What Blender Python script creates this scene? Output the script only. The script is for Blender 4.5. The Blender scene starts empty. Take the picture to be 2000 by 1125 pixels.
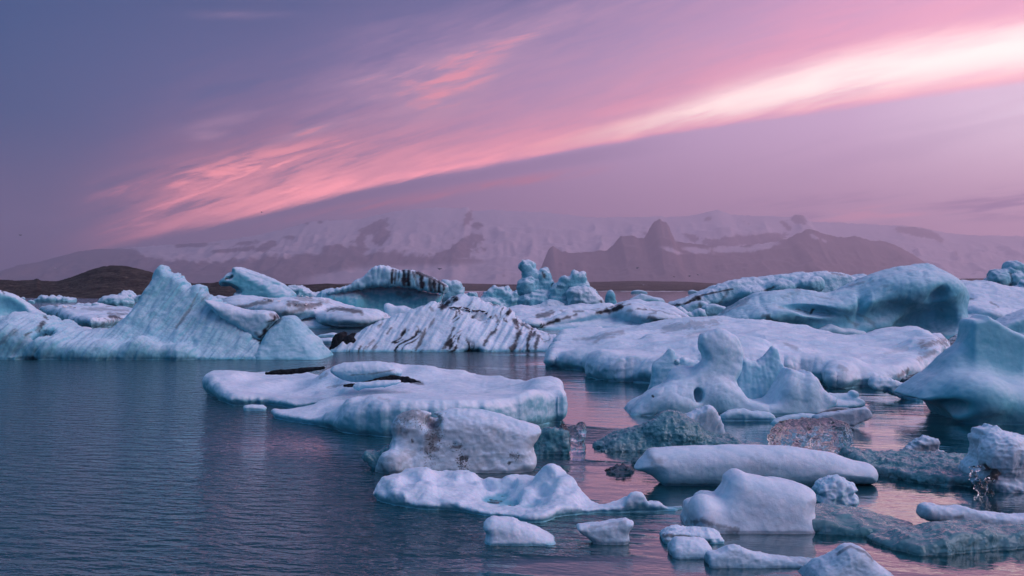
import bpy, math
import numpy as np

C = bpy.context.scene.collection
SC = bpy.context.scene
R = math.radians

# ------------------------------------------------------------------ camera
CAM_H, FPX, HOR = 4.0, 1900.0, 562.0        # eye height over the lagoon, focal length and horizon of the 2000 px photograph
cd = bpy.data.cameras.new('camera')
cam = bpy.data.objects.new('camera', cd)
C.objects.link(cam)
cam.location = (0, 0, CAM_H)
cam.rotation_euler = (R(90), 0, 0)
cd.sensor_width = 36.0
cd.lens = 36.0 * FPX / 2000.0
cd.clip_start = 0.1
cd.clip_end = 60000
SC.camera = cam

# ------------------------------------------------------------------ colour management, sampling
SC.view_settings.view_transform = 'Standard'
SC.view_settings.look = 'None'
SC.view_settings.exposure = 0.0
SC.view_settings.gamma = 1.0
SC.view_settings.use_curve_mapping = False
SC.render.engine = 'CYCLES'
SC.cycles.use_denoising = True
SC.cycles.max_bounces = 12
SC.cycles.diffuse_bounces = 3
SC.cycles.glossy_bounces = 4
SC.cycles.transmission_bounces = 12
SC.cycles.volume_bounces = 1
SC.cycles.caustics_reflective = False
SC.cycles.caustics_refractive = False
SC.cycles.sample_clamp_indirect = 4.0


def lin(h, k=1.0):
    h = h.lstrip('#')
    out = []
    for i in (0, 2, 4):
        c = int(h[i:i + 2], 16) / 255.0
        out.append(k * (c / 12.92 if c <= 0.04045 else ((c + 0.055) / 1.055) ** 2.4))
    return out


class NT:
    """small helper that wires shader nodes from expressions"""
    def __init__(self, nt):
        self.nt = nt
        nt.nodes.clear()

    def n(self, typ, **kw):
        nd = self.nt.nodes.new(typ)
        for k, v in kw.items():
            setattr(nd, k, v)
        return nd

    def put(self, sock, v):
        if isinstance(v, bpy.types.NodeSocket):
            self.nt.links.new(v, sock)
        elif v is not None:
            if sock.type == 'RGBA' and hasattr(v, '__len__') and len(v) == 3:
                v = (*v, 1.0)
            sock.default_value = v

    def m(self, op, a, b=None, c=None, clamp=False):
        nd = self.n('ShaderNodeMath', operation=op, use_clamp=clamp)
        for i, v in enumerate((a, b, c)):
            if v is not None:
                self.put(nd.inputs[i], v)
        return nd.outputs[0]

    def add(self, *a):
        o = a[0]
        for b in a[1:]:
            o = self.m('ADD', o, b)
        return o

    def mul(self, *a):
        o = a[0]
        for b in a[1:]:
            o = self.m('MULTIPLY', o, b)
        return o

    def sub(self, a, b):
        return self.m('SUBTRACT', a, b)

    def ss(self, x, a, b, lo=0.0, hi=1.0):
        nd = self.n('ShaderNodeMapRange', interpolation_type='SMOOTHSTEP')
        self.put(nd.inputs['Value'], x)
        for k, v in (('From Min', a), ('From Max', b), ('To Min', lo), ('To Max', hi)):
            self.put(nd.inputs[k], v)
        return nd.outputs['Result']

    def vec(self, x, y, z):
        nd = self.n('ShaderNodeCombineXYZ')
        for i, v in enumerate((x, y, z)):
            self.put(nd.inputs[i], v)
        return nd.outputs[0]

    def noise(self, v, scale=1.0, detail=4.0, rough=0.55, dist=0.0, out='Fac'):
        nd = self.n('ShaderNodeTexNoise')
        self.put(nd.inputs['Vector'], v)
        nd.inputs['Scale'].default_value = scale
        nd.inputs['Detail'].default_value = detail
        nd.inputs['Roughness'].default_value = rough
        nd.inputs['Distortion'].default_value = dist
        return nd.outputs[out]

    def mix(self, f, a, b, mode='MIX', clamp=False):
        nd = self.n('ShaderNodeMix', data_type='RGBA', blend_type=mode, clamp_factor=True)
        self.put(nd.inputs[0], f)
        self.put(nd.inputs[6], a)
        self.put(nd.inputs[7], b)
        return nd.outputs[2]

    def ramp(self, f, stops):
        nd = self.n('ShaderNodeValToRGB')
        self.put(nd.inputs[0], f)
        e = nd.color_ramp.elements
        while len(e) < len(stops):
            e.new(0.5)
        for el, (p, col) in zip(e, stops):
            el.position = p
            el.color = (*col, 1.0)
        return nd.outputs[0]


# ------------------------------------------------------------------ the sky at dusk
world = bpy.data.worlds.new('World')
SC.world = world
world.use_nodes = True
w = NT(world.node_tree)
GLOW_AZ = R(75)                     # where the sun went down, right of the view
tc = w.n('ShaderNodeTexCoord')
sx = w.n('ShaderNodeSeparateXYZ')
w.put(sx.inputs[0], tc.outputs['Generated'])
X_, Y_, Z_ = sx.outputs
rr = w.m('MAXIMUM', w.m('SQRT', w.add(w.mul(X_, X_), w.mul(Y_, Y_))), 0.02)
t_ = w.m('MAXIMUM', w.m('DIVIDE', Z_, rr), -0.2)
cx = w.m('DIVIDE', X_, rr)
cy = w.m('DIVIDE', Y_, rr)
az = w.m('ARCTAN2', X_, Y_)
# 0 at the glow, 1 opposite
cg = w.sub(0.5, w.mul(0.5, w.add(w.mul(cy, math.cos(GLOW_AZ)), w.mul(cx, math.sin(GLOW_AZ)))))
low = w.ramp(cg, [(0.0, lin('#ffe0ea', 1.15)), (0.16, lin('#f3b2cb')), (0.25, lin('#d8a2bc')), (0.37, lin('#b98ba8')),
                  (0.50, lin('#967998')), (0.62, lin('#7c6a90')), (1.0, lin('#6a8eac'))])
mid = w.ramp(cg, [(0.0, lin('#fff0f6', 1.2)), (0.16, lin('#ffe2f6', 1.08)), (0.22, lin('#e6c0e2')), (0.37, lin('#b795c0')),
                  (0.48, lin('#646a9a')), (0.62, lin('#325483')), (1.0, lin('#6093b6'))])
high = w.ramp(cg, [(0.0, lin('#e4b6d6')), (0.16, lin('#cf9ccc')), (0.25, lin('#a289ba')), (0.37, lin('#405b8e')),
                   (0.5, lin('#355180')), (0.62, lin('#1d4c7e')), (1.0, lin('#548fb8'))])
top = w.ramp(cg, [(0.0, lin('#7d80ae')), (0.5, lin('#50709e')), (1.0, lin('#4b7aa6'))])
base = w.mix(w.ss(t_, 0.03, 0.17), low, mid)
base = w.mix(w.ss(t_, 0.15, 0.36), base, high)
base = w.mix(w.ss(t_, 0.4, 1.6), base, top)

# the long cloud band; e_ is the height over its lower edge
e_ = w.sub(t_, w.add(-0.1148, w.mul(cy, 0.2446), w.mul(cx, 0.1936)))
lf = w.ss(az, -0.30, 0.06, 1.0, 0.0)                      # 1 at the ragged left end
rt = w.ss(az, 0.02, 0.40)                                 # 1 at the bright right end
st = w.vec(w.mul(az, 3.2), w.mul(w.add(e_, w.mul(az, -0.05)), 26.0), 0.3)
n_st = w.noise(st, 1.0, 7.0, 0.6, 0.4)                    # long streaks
n_bl = w.noise(w.vec(w.mul(az, 9.0), w.mul(w.add(e_, w.mul(az, -0.09)), 52.0), 4.7), 1.0, 8.0, 0.62, 0.7)
n_fi = w.noise(w.vec(w.mul(az, 16.0), w.mul(w.add(e_, w.mul(az, -0.10)), 120.0), 1.7), 1.0, 6.0, 0.6, 0.3)
ew = w.add(e_, w.mul(w.sub(n_st, 0.5), w.add(0.006, w.mul(lf, 0.020))), w.mul(w.sub(n_fi, 0.5), 0.005))
edge = w.ss(ew, w.add(-0.002, w.mul(rt, -0.006)), w.add(0.004, w.mul(lf, 0.004)))
width = w.add(0.043, w.mul(rt, 0.036), w.mul(lf, 0.022))
body = w.mul(edge, w.m('EXPONENT', w.mul(w.m('POWER', w.m('DIVIDE', w.m('MAXIMUM', ew, 0.0), width), 1.5), -1.0)))
n_rag = w.add(w.mul(n_bl, 0.6), w.mul(n_fi, 0.3), w.mul(n_st, 0.15))
patch = w.add(w.sub(1.0, lf), w.mul(lf, w.ss(n_rag, 0.34, 0.54)))
near_edge = w.ss(ew, 0.006, 0.032, 1.0, 0.0)
body = w.mul(body, w.add(0.62, w.mul(w.ss(n_fi, 0.3, 0.7), 0.40)))
body = w.mul(body, w.m('MAXIMUM', patch, w.mul(near_edge, 0.95)), w.ss(az, -0.46, -0.30))
body = w.mul(body, w.ss(az, 1.5, 2.2, 1.0, 0.0))
# ragged wisps over the left end
zone = w.mul(w.ss(e_, 0.002, 0.02), w.ss(e_, 0.045, 0.082, 1.0, 0.0), w.ss(az, -0.44, -0.35), w.ss(az, -0.24, -0.08, 1.0, 0.0))
wisp = w.mul(zone, w.ss(w.add(w.mul(n_bl, 0.8), w.mul(n_fi, 0.25)), 0.46, 0.64))
n_wi_ = w.noise(w.vec(w.mul(az, 9.0), w.mul(w.sub(t_, w.mul(az, 0.34)), 48.0), 3.1), 1.0, 7.0, 0.62, 0.7)
# a few separate high wisps: centre (azimuth, height), size, strength
n_wi = w.noise(w.vec(w.mul(az, 12.0), w.mul(w.sub(t_, w.mul(az, 0.26)), 70.0), 8.1), 1.0, 7.0, 0.62, 0.8)
hi_w = None
for (u, v, su, sv, k, tilt) in ((-.062, .206, .055, .014, .75, .25), (-.075, .183, .07, .012, .4, .2), (-.15, .212, .05, .010, .28, .15),
                                (-.285, .165, .035, .006, .42, .25), (-.303, .150, .016, .005, .5, .1), (-.20, .160, .035, .005, .75, .35),
                                (-.03, .240, .08, .022, .42, .50), (-.11, .218, .07, .014, .40, .30), (-.16, .190, .05, .008, .3, .3), (.02, .262, .08, .02, .3, .4), (-.28, .270, .05, .004, .16, .08), (-.23, .292, .09, .004, .13, .05),
                                (.0, .17, .1, .02, .12, .3), (.36, .058, .03, .003, .2, .1)):
    du = w.m('DIVIDE', w.sub(az, u), su)
    dv = w.m('DIVIDE', w.sub(w.sub(t_, v), w.mul(w.sub(az, u), tilt)), sv)
    g = w.mul(w.m('EXPONENT', w.mul(w.add(w.mul(du, du), w.mul(dv, dv)), -1.0)), k)
    hi_w = g if hi_w is None else w.add(hi_w, g)
hi_w = w.mul(hi_w, 1.7, w.ss(w.add(w.mul(n_wi, 0.55), w.mul(n_bl, 0.3), w.mul(n_fi, 0.15)), 0.30, 0.70))
# thinner strip under the main edge
e2 = w.add(ew, 0.0235, w.mul(w.add(az, 0.05), 0.035))
strip = w.mul(w.ss(e2, -0.003, 0.003), w.ss(e2, 0.004, 0.013, 1.0, 0.0), w.ss(az, -0.33, -0.12), w.ss(az, 0.0, 0.13, 1.0, 0.0),
              w.ss(n_fi, 0.30, 0.62))
dim = w.mul(w.ss(e2, 0.008, 0.016), w.ss(ew, -0.006, 0.0, 1.0, 0.0), w.ss(az, -0.33, -0.2), w.ss(az, 0.06, 0.2, 1.0, 0.0))
# the broad veil over the band, pink to the right
veil = w.mul(w.ss(e_, 0.0, 0.04), w.m('EXPONENT', w.mul(w.m('MAXIMUM', e_, 0.0), w.add(-13.0, w.mul(rt, 5.0)))), w.ss(az, -0.16, 0.34), w.ss(az, 1.4, 2.2, 1.0, 0.0),
             w.add(0.55, w.mul(n_st, 0.55), w.mul(w.sub(n_bl, 0.5), 0.6), w.mul(w.sub(n_fi, 0.5), 0.5)))
streak = w.mul(w.ss(n_st, 0.52, 0.70), w.ss(e_, 0.02, 0.06), w.ss(az, -0.15, 0.1), w.ss(az, 1.0, 2.0, 1.0, 0.0), w.ss(t_, 0.5, 0.8, 1.0, 0.0))
feather = w.mul(w.ss(w.add(w.mul(n_wi_, 0.55), w.mul(n_fi, 0.25), w.mul(n_bl, 0.25)), 0.44, 0.66), w.ss(e_, 0.03, 0.065), w.ss(e_, 0.11, 0.20, 1.0, 0.0),
                w.ss(az, -0.26, -0.10), w.ss(az, 0.14, 0.32, 1.0, 0.0))
sky = w.mix(w.mul(dim, 0.30), base, lin('#7f6f98'))
sky = w.mix(w.mul(veil, w.add(0.75, w.mul(rt, 0.25))), sky, w.mix(w.ss(az, -.05, .42), lin('#b08aa8'), lin('#f7a9c9')))
sky = w.mix(w.mul(feather, 0.55), sky, lin('#c99bbb'))
sky = w.mix(w.mul(streak, w.sub(0.34, w.mul(rt, 0.26))), sky, lin('#7d7ba8'))
salmon = w.mix(w.ss(az, -.36, .30), lin('#ff9490', 1.65), lin('#ff9aa8', 1.4))
salmon = w.mix(w.ss(az, -.20, -.42), salmon, lin('#f08a92'))
gain = w.add(1.0, w.ss(t_, 0.05, 0.17, 1.3, 0.0))          # low clouds burn brighter; the air takes part of it back
gn = w.n('ShaderNodeVectorMath', operation='SCALE')
w.put(gn.inputs[0], salmon)
w.put(gn.inputs['Scale'], gain)
salmon = gn.outputs[0]
sky = w.mix(w.m('MINIMUM', w.mul(w.m('MAXIMUM', body, wisp), 0.95), 1.0), sky, salmon)
sky = w.mix(w.mul(strip, 0.62), sky, lin('#f2828e'))
sky = w.mix(w.m('MINIMUM', hi_w, 0.72), sky, w.mix(w.ss(w.mul(hi_w, n_bl), 0.2, 0.8), lin('#c79cba'), lin('#ff9aa0', 1.2)))
core_w = w.add(0.010, w.mul(rt, 0.017))
core_e = w.sub(ew, w.add(0.009, w.mul(rt, 0.020)))
core = w.mul(w.m('EXPONENT', w.mul(w.m('POWER', w.m('ABSOLUTE', w.m('DIVIDE', core_e, core_w)), 2.0), -1.0)), w.ss(az, -0.12, 0.20),
             w.ss(az, 1.2, 2.0, 1.0, 0.0), edge)
core = w.mul(core, w.ss(w.add(w.mul(n_fi, 0.45), w.mul(n_st, 0.55), w.mul(core, 0.30)), 0.36, 0.86))
sky = w.mix(w.mul(core, 1.0), sky, w.mix(w.ss(az, -0.02, 0.25), lin('#ffb4aa', 1.4), (1.65, 1.33, 1.22)))
# mauve streaks low on the right
n_lo = w.noise(w.vec(w.mul(az, 7.0), w.mul(w.sub(t_, w.mul(w.sub(az, .3), 0.10)), 75.0), 2.2), 1.0, 6.0, 0.55, 0.3)
lowc = w.mul(w.ss(n_lo, 0.46, 0.62), w.ss(t_, 0.058, 0.068), w.ss(t_, 0.080, 0.100, 1.0, 0.0), w.ss(az, 0.18, 0.34), w.ss(az, 1.0, 1.6, 1.0, 0.0))
sky = w.mix(w.mul(lowc, 0.9), sky, lin('#8f6c9c'))
lop = w.mul(w.ss(n_lo, 0.46, 0.34), w.ss(t_, 0.058, 0.066), w.ss(t_, 0.072, 0.084, 1.0, 0.0), w.ss(az, 0.24, 0.36), w.ss(az, 1.0, 1.6, 1.0, 0.0))
sky = w.mix(w.mul(lop, 0.8), sky, lin('#ffa6b4', 1.3))
# overall grain of thin cirrus
n_ci = w.noise(w.vec(w.mul(az, 4.0), w.mul(w.sub(t_, w.mul(az, 0.2)), 34.0), 6.6), 1.0, 5.0, 0.6, 0.5)
sky = w.mix(w.mul(w.ss(n_ci, 0.50, 0.75), w.ss(t_, 0.03, 0.12), w.ss(az, -.3, .3, .0, .18), w.ss(t_, .5, 1.0, 1.0, 0.0)), sky, lin('#b596bd'))
bg = w.n('ShaderNodeBackground')
w.put(bg.inputs[0], sky)
bg.inputs[1].default_value = 1.12
wo = w.n('ShaderNodeOutputWorld')
w.put(wo.inputs[0], bg.outputs[0])

# soft added lamp for the bright sky, set behind right to light front faces
sl = bpy.data.lights.new('sun', 'SUN')
sl.energy = 1.5
sl.angle = R(50)
sl.color = (1.0, 0.84, 0.95)
sun = bpy.data.objects.new('sun', sl)
C.objects.link(sun)
SUN_AZ, SUN_EL = R(112), R(38)
from mathutils import Vector
d = Vector((math.sin(SUN_AZ) * math.cos(SUN_EL), math.cos(SUN_AZ) * math.cos(SUN_EL), math.sin(SUN_EL)))
sun.rotation_euler = d.to_track_quat('Z', 'Y').to_euler()
sun.location = d * 50

# ------------------------------------------------------------------ numeric helpers
_rng = np.random.default_rng(7)
_LAT = _rng.random((48, 48, 48)).astype(np.float32)


def vnoise(P):
    P = np.asarray(P, np.float32)
    i = np.floor(P).astype(np.int32)
    f = P - i
    f = f * f * f * (f * (f * 6 - 15) + 10)
    a = i % 48
    b = (i + 1) % 48
    x0, y0, z0 = a[:, 0], a[:, 1], a[:, 2]
    x1, y1, z1 = b[:, 0], b[:, 1], b[:, 2]
    fx, fy, fz = f[:, 0], f[:, 1], f[:, 2]
    L = _LAT
    c00 = L[x0, y0, z0] * (1 - fx) + L[x1, y0, z0] * fx
    c10 = L[x0, y1, z0] * (1 - fx) + L[x1, y1, z0] * fx
    c01 = L[x0, y0, z1] * (1 - fx) + L[x1, y0, z1] * fx
    c11 = L[x0, y1, z1] * (1 - fx) + L[x1, y1, z1] * fx
    c0 = c00 * (1 - fy) + c10 * fy
    c1 = c01 * (1 - fy) + c11 * fy
    return (c0 * (1 - fz) + c1 * fz) * 2 - 1                 # -1..1


def fbm(P, octaves=4, gain=0.5, kind='fbm'):
    P = np.asarray(P, np.float32)
    out = np.zeros(len(P), np.float32)
    a, tot = 1.0, 0.0
    for o in range(octaves):
        n = vnoise(P)
        if kind == 'ridge':
            n = 1 - 2 * np.abs(n) ** 0.8
        elif kind == 'billow':
            n = 2 * np.abs(n) ** 0.8 - 1
        out += a * n
        tot += a
        a *= gain
        P = P * 2.03 + 11.3
    return out / tot


def sstep(x, a, b):
    t = np.clip((x - a) / (b - a), 0, 1)
    return t * t * (3 - 2 * t)


def mesh_obj(name, V, F, mat, parent=None, tint=None, smooth=True, attrs=None):
    me = bpy.data.meshes.new(name)
    V = np.asarray(V, np.float32)
    F = np.asarray(F, np.int32)
    me.vertices.add(len(V))
    me.vertices.foreach_set('co', V.ravel())
    k = F.shape[1]
    me.loops.add(F.size)
    me.loops.foreach_set('vertex_index', F.ravel())
    me.polygons.add(len(F))
    me.polygons.foreach_set('loop_start', np.arange(0, F.size, k, dtype=np.int32))
    me.polygons.foreach_set('loop_total', np.full(len(F), k, np.int32))
    me.polygons.foreach_set('use_smooth', np.full(len(F), bool(smooth)))
    if tint is not None:
        tint = np.asarray(tint)
        at_ = me.attributes.new('tint', 'FLOAT_COLOR', 'POINT')
        t4 = np.ones((len(V), 4), np.float32)
        t4[:, 3] = 0
        t4[:, :tint.shape[1]] = tint
        at_.data.foreach_set('color', t4.ravel())
    me.update()
    me.validate()
    if mat is not None:
        me.materials.append(mat)
    o = bpy.data.objects.new(name, me)
    C.objects.link(o)
    if parent is not None:
        o.parent = parent
    return o


def tag(o, label=None, cat=None, group=None, kind=None):
    if label:
        o['label'] = label
    if cat:
        o['category'] = cat
    if group:
        o['group'] = group
    if kind:
        o['kind'] = kind
    return o


def at(px, py, Y):
    return ((px - 1000.0) / FPX * Y, Y, CAM_H - (py - HOR) / FPX * Y)


def on_plane(px, py, z):
    Y = (CAM_H - z) * FPX / (py - HOR)
    return ((px - 1000.0) / FPX * Y, Y, z)


def principled(name):
    m = bpy.data.materials.new(name)
    m.use_nodes = True
    t = NT(m.node_tree)
    p = t.n('ShaderNodeBsdfPrincipled')
    o = t.n('ShaderNodeOutputMaterial')
    t.put(o.inputs[0], p.outputs[0])
    return m, t, p
# ------------------------------------------------------------------ water
m_water, t, p = principled('lagoon_water')
geo = t.n('ShaderNodeNewGeometry')
ps = t.n('ShaderNodeSeparateXYZ')
t.put(ps.inputs[0], geo.outputs['Position'])
wx, wy, wz = ps.outputs
sk = t.add(wy, t.mul(wx, 0.16))
calm = t.noise(t.vec(t.mul(wx, 0.045), t.mul(sk, 0.17), 0.0), 1.0, 4.0, 0.55, 0.6)
ruf = t.ss(t.add(calm, t.ss(wx, -5.0, 4.0, 0.20, -0.16)), 0.40, 0.58)
sx_ = t.m('DIVIDE', t.add(wx, 5.2), 4.2)                 # slick sheltered by the flat floe
sy_ = t.m('DIVIDE', t.add(wy, t.mul(wx, 0.25), -23.3), 3.2)
slick = t.m('EXPONENT', t.mul(t.add(t.mul(sx_, sx_), t.mul(sy_, sy_)), -1.0))
ruf = t.mul(ruf, t.sub(1.0, t.mul(slick, 0.9)))
r1 = t.noise(t.vec(t.mul(wx, 1.6), t.mul(sk, 3.6), 0.0), 1.0, 3.0, 0.5, 0.2)
r2 = t.noise(t.vec(t.mul(wx, 5.5), t.mul(sk, 11.0), 5.0), 1.0, 2.0, 0.5, 0.3)
r3 = t.noise(t.vec(t.mul(wx, 0.35), t.mul(sk, 0.9), 9.0), 1.0, 2.0, 0.5, 0.0)
hgt = t.add(t.mul(r1, t.add(0.007, t.mul(ruf, 0.34))), t.mul(r2, t.add(0.004, t.mul(ruf, 0.06))), t.mul(r3, 0.03))
bp = t.n('ShaderNodeBump')
bp.inputs['Strength'].default_value = 1.0
bp.inputs['Distance'].default_value = 1.0
t.put(bp.inputs['Height'], hgt)
t.put(p.inputs['Normal'], bp.outputs[0])
p.inputs['Base Color'].default_value = (0.004, 0.050, 0.066, 1)
t.put(p.inputs['Roughness'], t.add(0.06, t.mul(ruf, 0.09)))
p.inputs['IOR'].default_value = 1.5
p.inputs['Coat Weight'].default_value = 0.85
t.put(p.inputs['Coat Roughness'], t.add(0.04, t.mul(ruf, 0.08)))
p.inputs['Coat IOR'].default_value = 1.5
t.put(p.inputs['Coat Normal'], bp.outputs[0])


def grid(xs, ys, zf):
    Xg, Yg = np.meshgrid(xs, ys, indexing='ij')
    V = np.stack([Xg.ravel(), Yg.ravel(), zf(Xg.ravel(), Yg.ravel())], 1)
    nx, ny = len(xs), len(ys)
    i = (np.arange(nx - 1)[:, None] * ny + np.arange(ny - 1)[None, :]).ravel()
    F = np.stack([i, i + ny, i + ny + 1, i + 1], 1)
    return V, F


V, F = grid(np.linspace(-5000, 5000, 41), np.linspace(-300, 1500, 19), lambda x, y: x * 0)
tag(mesh_obj('water', V, F, m_water), kind='structure')

# ------------------------------------------------------------------ land
m_land, t, p = principled('land')
ta = t.n('ShaderNodeAttribute', attribute_name='tint')
g = t.n('ShaderNodeNewGeometry')
nz1 = t.noise(g.outputs['Position'], 0.25, 8.0, 0.65)
t.put(p.inputs['Base Color'], t.mix(0.8, ta.outputs['Color'], t.mix(t.ss(nz1, .35, .65), (0.3, 0.3, 0.32), (2.0, 1.95, 1.8)), 'MULTIPLY'))
p.inputs['Roughness'].default_value = 0.95
p.inputs['Specular IOR Level'].default_value = 0.1
b = t.n('ShaderNodeBump')
b.inputs['Strength'].default_value = 0.8
b.inputs['Distance'].default_value = 2.0
t.put(b.inputs['Height'], nz1)
t.put(p.inputs['Normal'], b.outputs[0])

m_mount, t, p = principled('mountain')
ta = t.n('ShaderNodeAttribute', attribute_name='tint')
t.put(p.inputs['Base Color'], ta.outputs['Color'])
p.inputs['Roughness'].default_value = 0.95
p.inputs['Specular IOR Level'].default_value = 0.05

SNOW, ROCK = np.array([0.74, 0.62, 0.69]), np.array([0.25, 0.185, 0.20])  # pink dusk light and haze partly put into these rock and snow colours


def project(V):
    return 1000 + FPX * V[:, 0] / V[:, 1], HOR + FPX * (CAM_H - V[:, 2]) / V[:, 1]


def mountain(name, sky, Yc, Yf, Yb, xr, nx, ny, amp, shape, paint, seed):
    sky = np.array(sky, float)
    sy = np.interp
    def prof(px):
        return CAM_H - (np.interp(px, sky[:, 0], sky[:, 1]) - HOR) / FPX * Yc
    px = np.linspace(xr[0], xr[1], nx)
    s = np.concatenate([np.linspace(0, 1, ny), [1.04, 1.1, 1.2, 1.4]])
    PX, S = np.meshgrid(px, s, indexing='ij')
    Xw = (PX - 1000) / FPX * Yc
    Yw = Yf + (Yc - Yf) * np.minimum(S, 1) + (Yb - Yc) * np.maximum(S - 1, 0) / 0.4
    H = prof(PX)
    zz = H * np.where(S <= 1, shape(np.minimum(S, 1)), 1 - (S - 1) * 2.0)
    q = np.stack([Xw.ravel() / 420, Yw.ravel() / 420, np.full(Xw.size, seed)], 1)
    rid = fbm(q, 5, 0.52, 'ridge').reshape(S.shape)
    gul = fbm(np.stack([Xw.ravel() / 130, Yw.ravel() / 600, np.full(Xw.size, seed + 3.3)], 1), 4, 0.55, 'ridge').reshape(S.shape)
    env = np.clip(S * (1 - S) * 4, 0, 1)
    zz = zz + amp * env * rid * np.clip(H / 400, 0.1, 1.2) + 0.22 * amp * env * gul * np.clip(H / 400, 0.1, 1.2)
    zz = zz + np.clip((S - 0.9) * 10, 0, 1) * (S <= 1) * 16 * fbm(q * 7, 4, 0.6, 'ridge').reshape(S.shape)
    zz = np.maximum(zz, 0.4)
    V = np.stack([Xw.ravel(), Yw.ravel(), zz.ravel()], 1)
    n1, n2 = S.shape
    i = (np.arange(n1 - 1)[:, None] * n2 + np.arange(n2 - 1)[None, :]).ravel()
    F = np.stack([i, i + n2, i + n2 + 1, i + 1], 1)
    qx, qy = project(V)
    snow = paint(qx, qy, rid.ravel(), gul.ravel(), S.ravel())
    tint = ROCK + (SNOW - ROCK) * snow[:, None]
    return tag(mesh_obj(name, V, F, m_mount, tint=tint), kind='structure')


def blob(qx, qy, cx, cy, rx, ry, ang=0.0):
    a = math.radians(ang)
    dx, dy = qx - cx, qy - cy
    u = (dx * math.cos(a) + dy * math.sin(a)) / rx
    v = (-dx * math.sin(a) + dy * math.cos(a)) / ry
    return np.exp(-(u * u + v * v))


def paint_far(qx, qy, rid, gul, S):
    n = fbm(np.stack([qx / 12, qy / 8, np.full(len(qx), 5.0)], 1), 5, 0.7)
    n2 = fbm(np.stack([qx / 60, qy / 22, np.full(len(qx), 9.0)], 1), 3, 0.5)
    line = np.interp(qx, [0, 240, 300, 420, 560, 640, 760, 860, 940, 1000, 1100, 1800, 2000],
                     [470, 478, 505, 508, 500, 492, 494, 500, 510, 530, 560, 560, 560])
    line = line + 14 * n + 10 * n2
    rock = sstep(qy + 5 * gul, line - 3, line + 3)
    rock *= 1 - 0.85 * sstep(qy - np.interp(qx, [560, 700, 900, 1040], [548, 522, 516, 500]), -6, 6) * sstep(qx, 560, 640)  # outlet glacier
    pt = 0
    for (cx, cy, rx, ry, a) in ((730, 445, 36, 10, -25), (705, 470, 10, 18, 10), (745, 462, 20, 12, -40), (690, 488, 30, 9, -10),
                                (915, 425, 8, 16, 25), (930, 440, 12, 7, 0), (905, 478, 38, 12, -28), (890, 494, 45, 11, -10), (930, 465, 10, 8, 0),
                                (525, 478, 24, 7, -25), (565, 463, 12, 4, 0), (600, 436, 5, 3, 0), (625, 433, 5, 3, 0), (480, 474, 20, 3, -5),
                                (380, 478, 40, 4, -3), (455, 488, 40, 4, -5), (650, 485, 22, 8, -15),
                                (1275, 462, 16, 10, 0), (1300, 470, 22, 7, 15), (1350, 463, 16, 7, 20), (1383, 427, 6, 3, 0),
                                (1560, 428, 17, 9, 0), (1535, 440, 15, 4, 40), (1450, 470, 70, 10, -3), (1500, 462, 40, 7, -5), (1410, 478, 40, 8, 15),
                                (1790, 452, 38, 8, 8), (1825, 462, 20, 6, 15), (1760, 447, 16, 5, 0)):
        pt = np.maximum(pt, 1.25 * blob(qx, qy, cx, cy, rx, ry, a))
    pr = sstep(pt + 0.75 * n + 0.22 * gul, 0.46, 0.54)
    rock = np.maximum(rock, pr)
    return np.clip(1 - rock, 0, 1)


FAR = [(-400, 556), (-100, 550), (0, 541), (20, 535), (50, 520), (90, 508), (130, 497), (160, 489), (200, 486), (240, 484), (330, 478), (400, 474), (450, 468),
       (520, 455), (560, 445), (592, 437), (600, 433), (640, 430), (700, 428), (740, 419), (780, 411), (820, 408), (850, 405), (880, 407), (900, 406), (913, 404), (922, 412),
       (960, 409), (1000, 412), (1060, 414), (1110, 419), (1160, 425), (1220, 424), (1262, 424), (1275, 423), (1290, 422), (1300, 424), (1350, 421), (1375, 415), (1388, 411),
       (1402, 410), (1415, 414), (1430, 419), (1470, 421), (1520, 422), (1545, 424), (1550, 420), (1560, 418), (1572, 421), (1580, 432), (1640, 435), (1700, 438),
       (1755, 441), (1765, 440), (1800, 444), (1815, 447), (1850, 455), (1900, 459), (1950, 460), (2000, 461), (2200, 470), (2600, 500)]
mountain('snowy_mountain_range', FAR, 12500, 10200, 13600, (-500, 2600), 900, 110, 95, lambda s: 0.02 + 0.98 * (0.35 * s + 0.65 * s ** 1.7), paint_far, 1.0)


def paint_near(qx, qy, rid, gul, S):
    n = fbm(np.stack([qx / 9, qy / 20, np.full(len(qx), 2.0)], 1), 4, 0.6)
    sn = 0
    for (cx, cy, rx, ry, a) in ((1310, 488, 28, 5, 18), (1360, 488, 40, 8, 8), (1430, 486, 60, 9, 0), (1490, 480, 40, 9, -12), (1590, 462, 12, 4, 25), (1610, 470, 9, 4, 30)):
        sn = np.maximum(sn, blob(qx, qy, cx, cy, rx, ry, a))
    return sstep(sn + 0.35 * n, 0.45, 0.75) * 0.9


NEARM = [(900, 562), (1020, 556), (1040, 548), (1055, 527), (1065, 500), (1073, 484), (1080, 480), (1088, 487), (1110, 492), (1150, 493), (1185, 488), (1197, 478), (1212, 462),
         (1235, 459), (1245, 464), (1257, 466), (1264, 458), (1268, 448), (1271, 443), (1276, 434), (1283, 429), (1289, 428), (1294, 433), (1301, 434), (1305, 441), (1308, 444), (1310, 453), (1314, 458), (1316, 466), (1318, 471), (1340, 474), (1380, 478), (1430, 480), (1470, 478), (1510, 473), (1535, 467), (1550, 459),
         (1573, 449), (1588, 447), (1602, 454), (1625, 461), (1650, 463), (1672, 461), (1698, 468), (1722, 470), (1745, 478), (1765, 487), (1785, 497), (1800, 510),
         (1815, 527), (1840, 545), (1900, 556), (2000, 562)]
mountain('dark_mountain', NEARM, 9300, 8300, 9900, (900, 2000), 420, 60, 55, lambda s: 0.02 + 0.98 * (0.6 * s + 0.4 * s * s), paint_near, 21.0)

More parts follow.
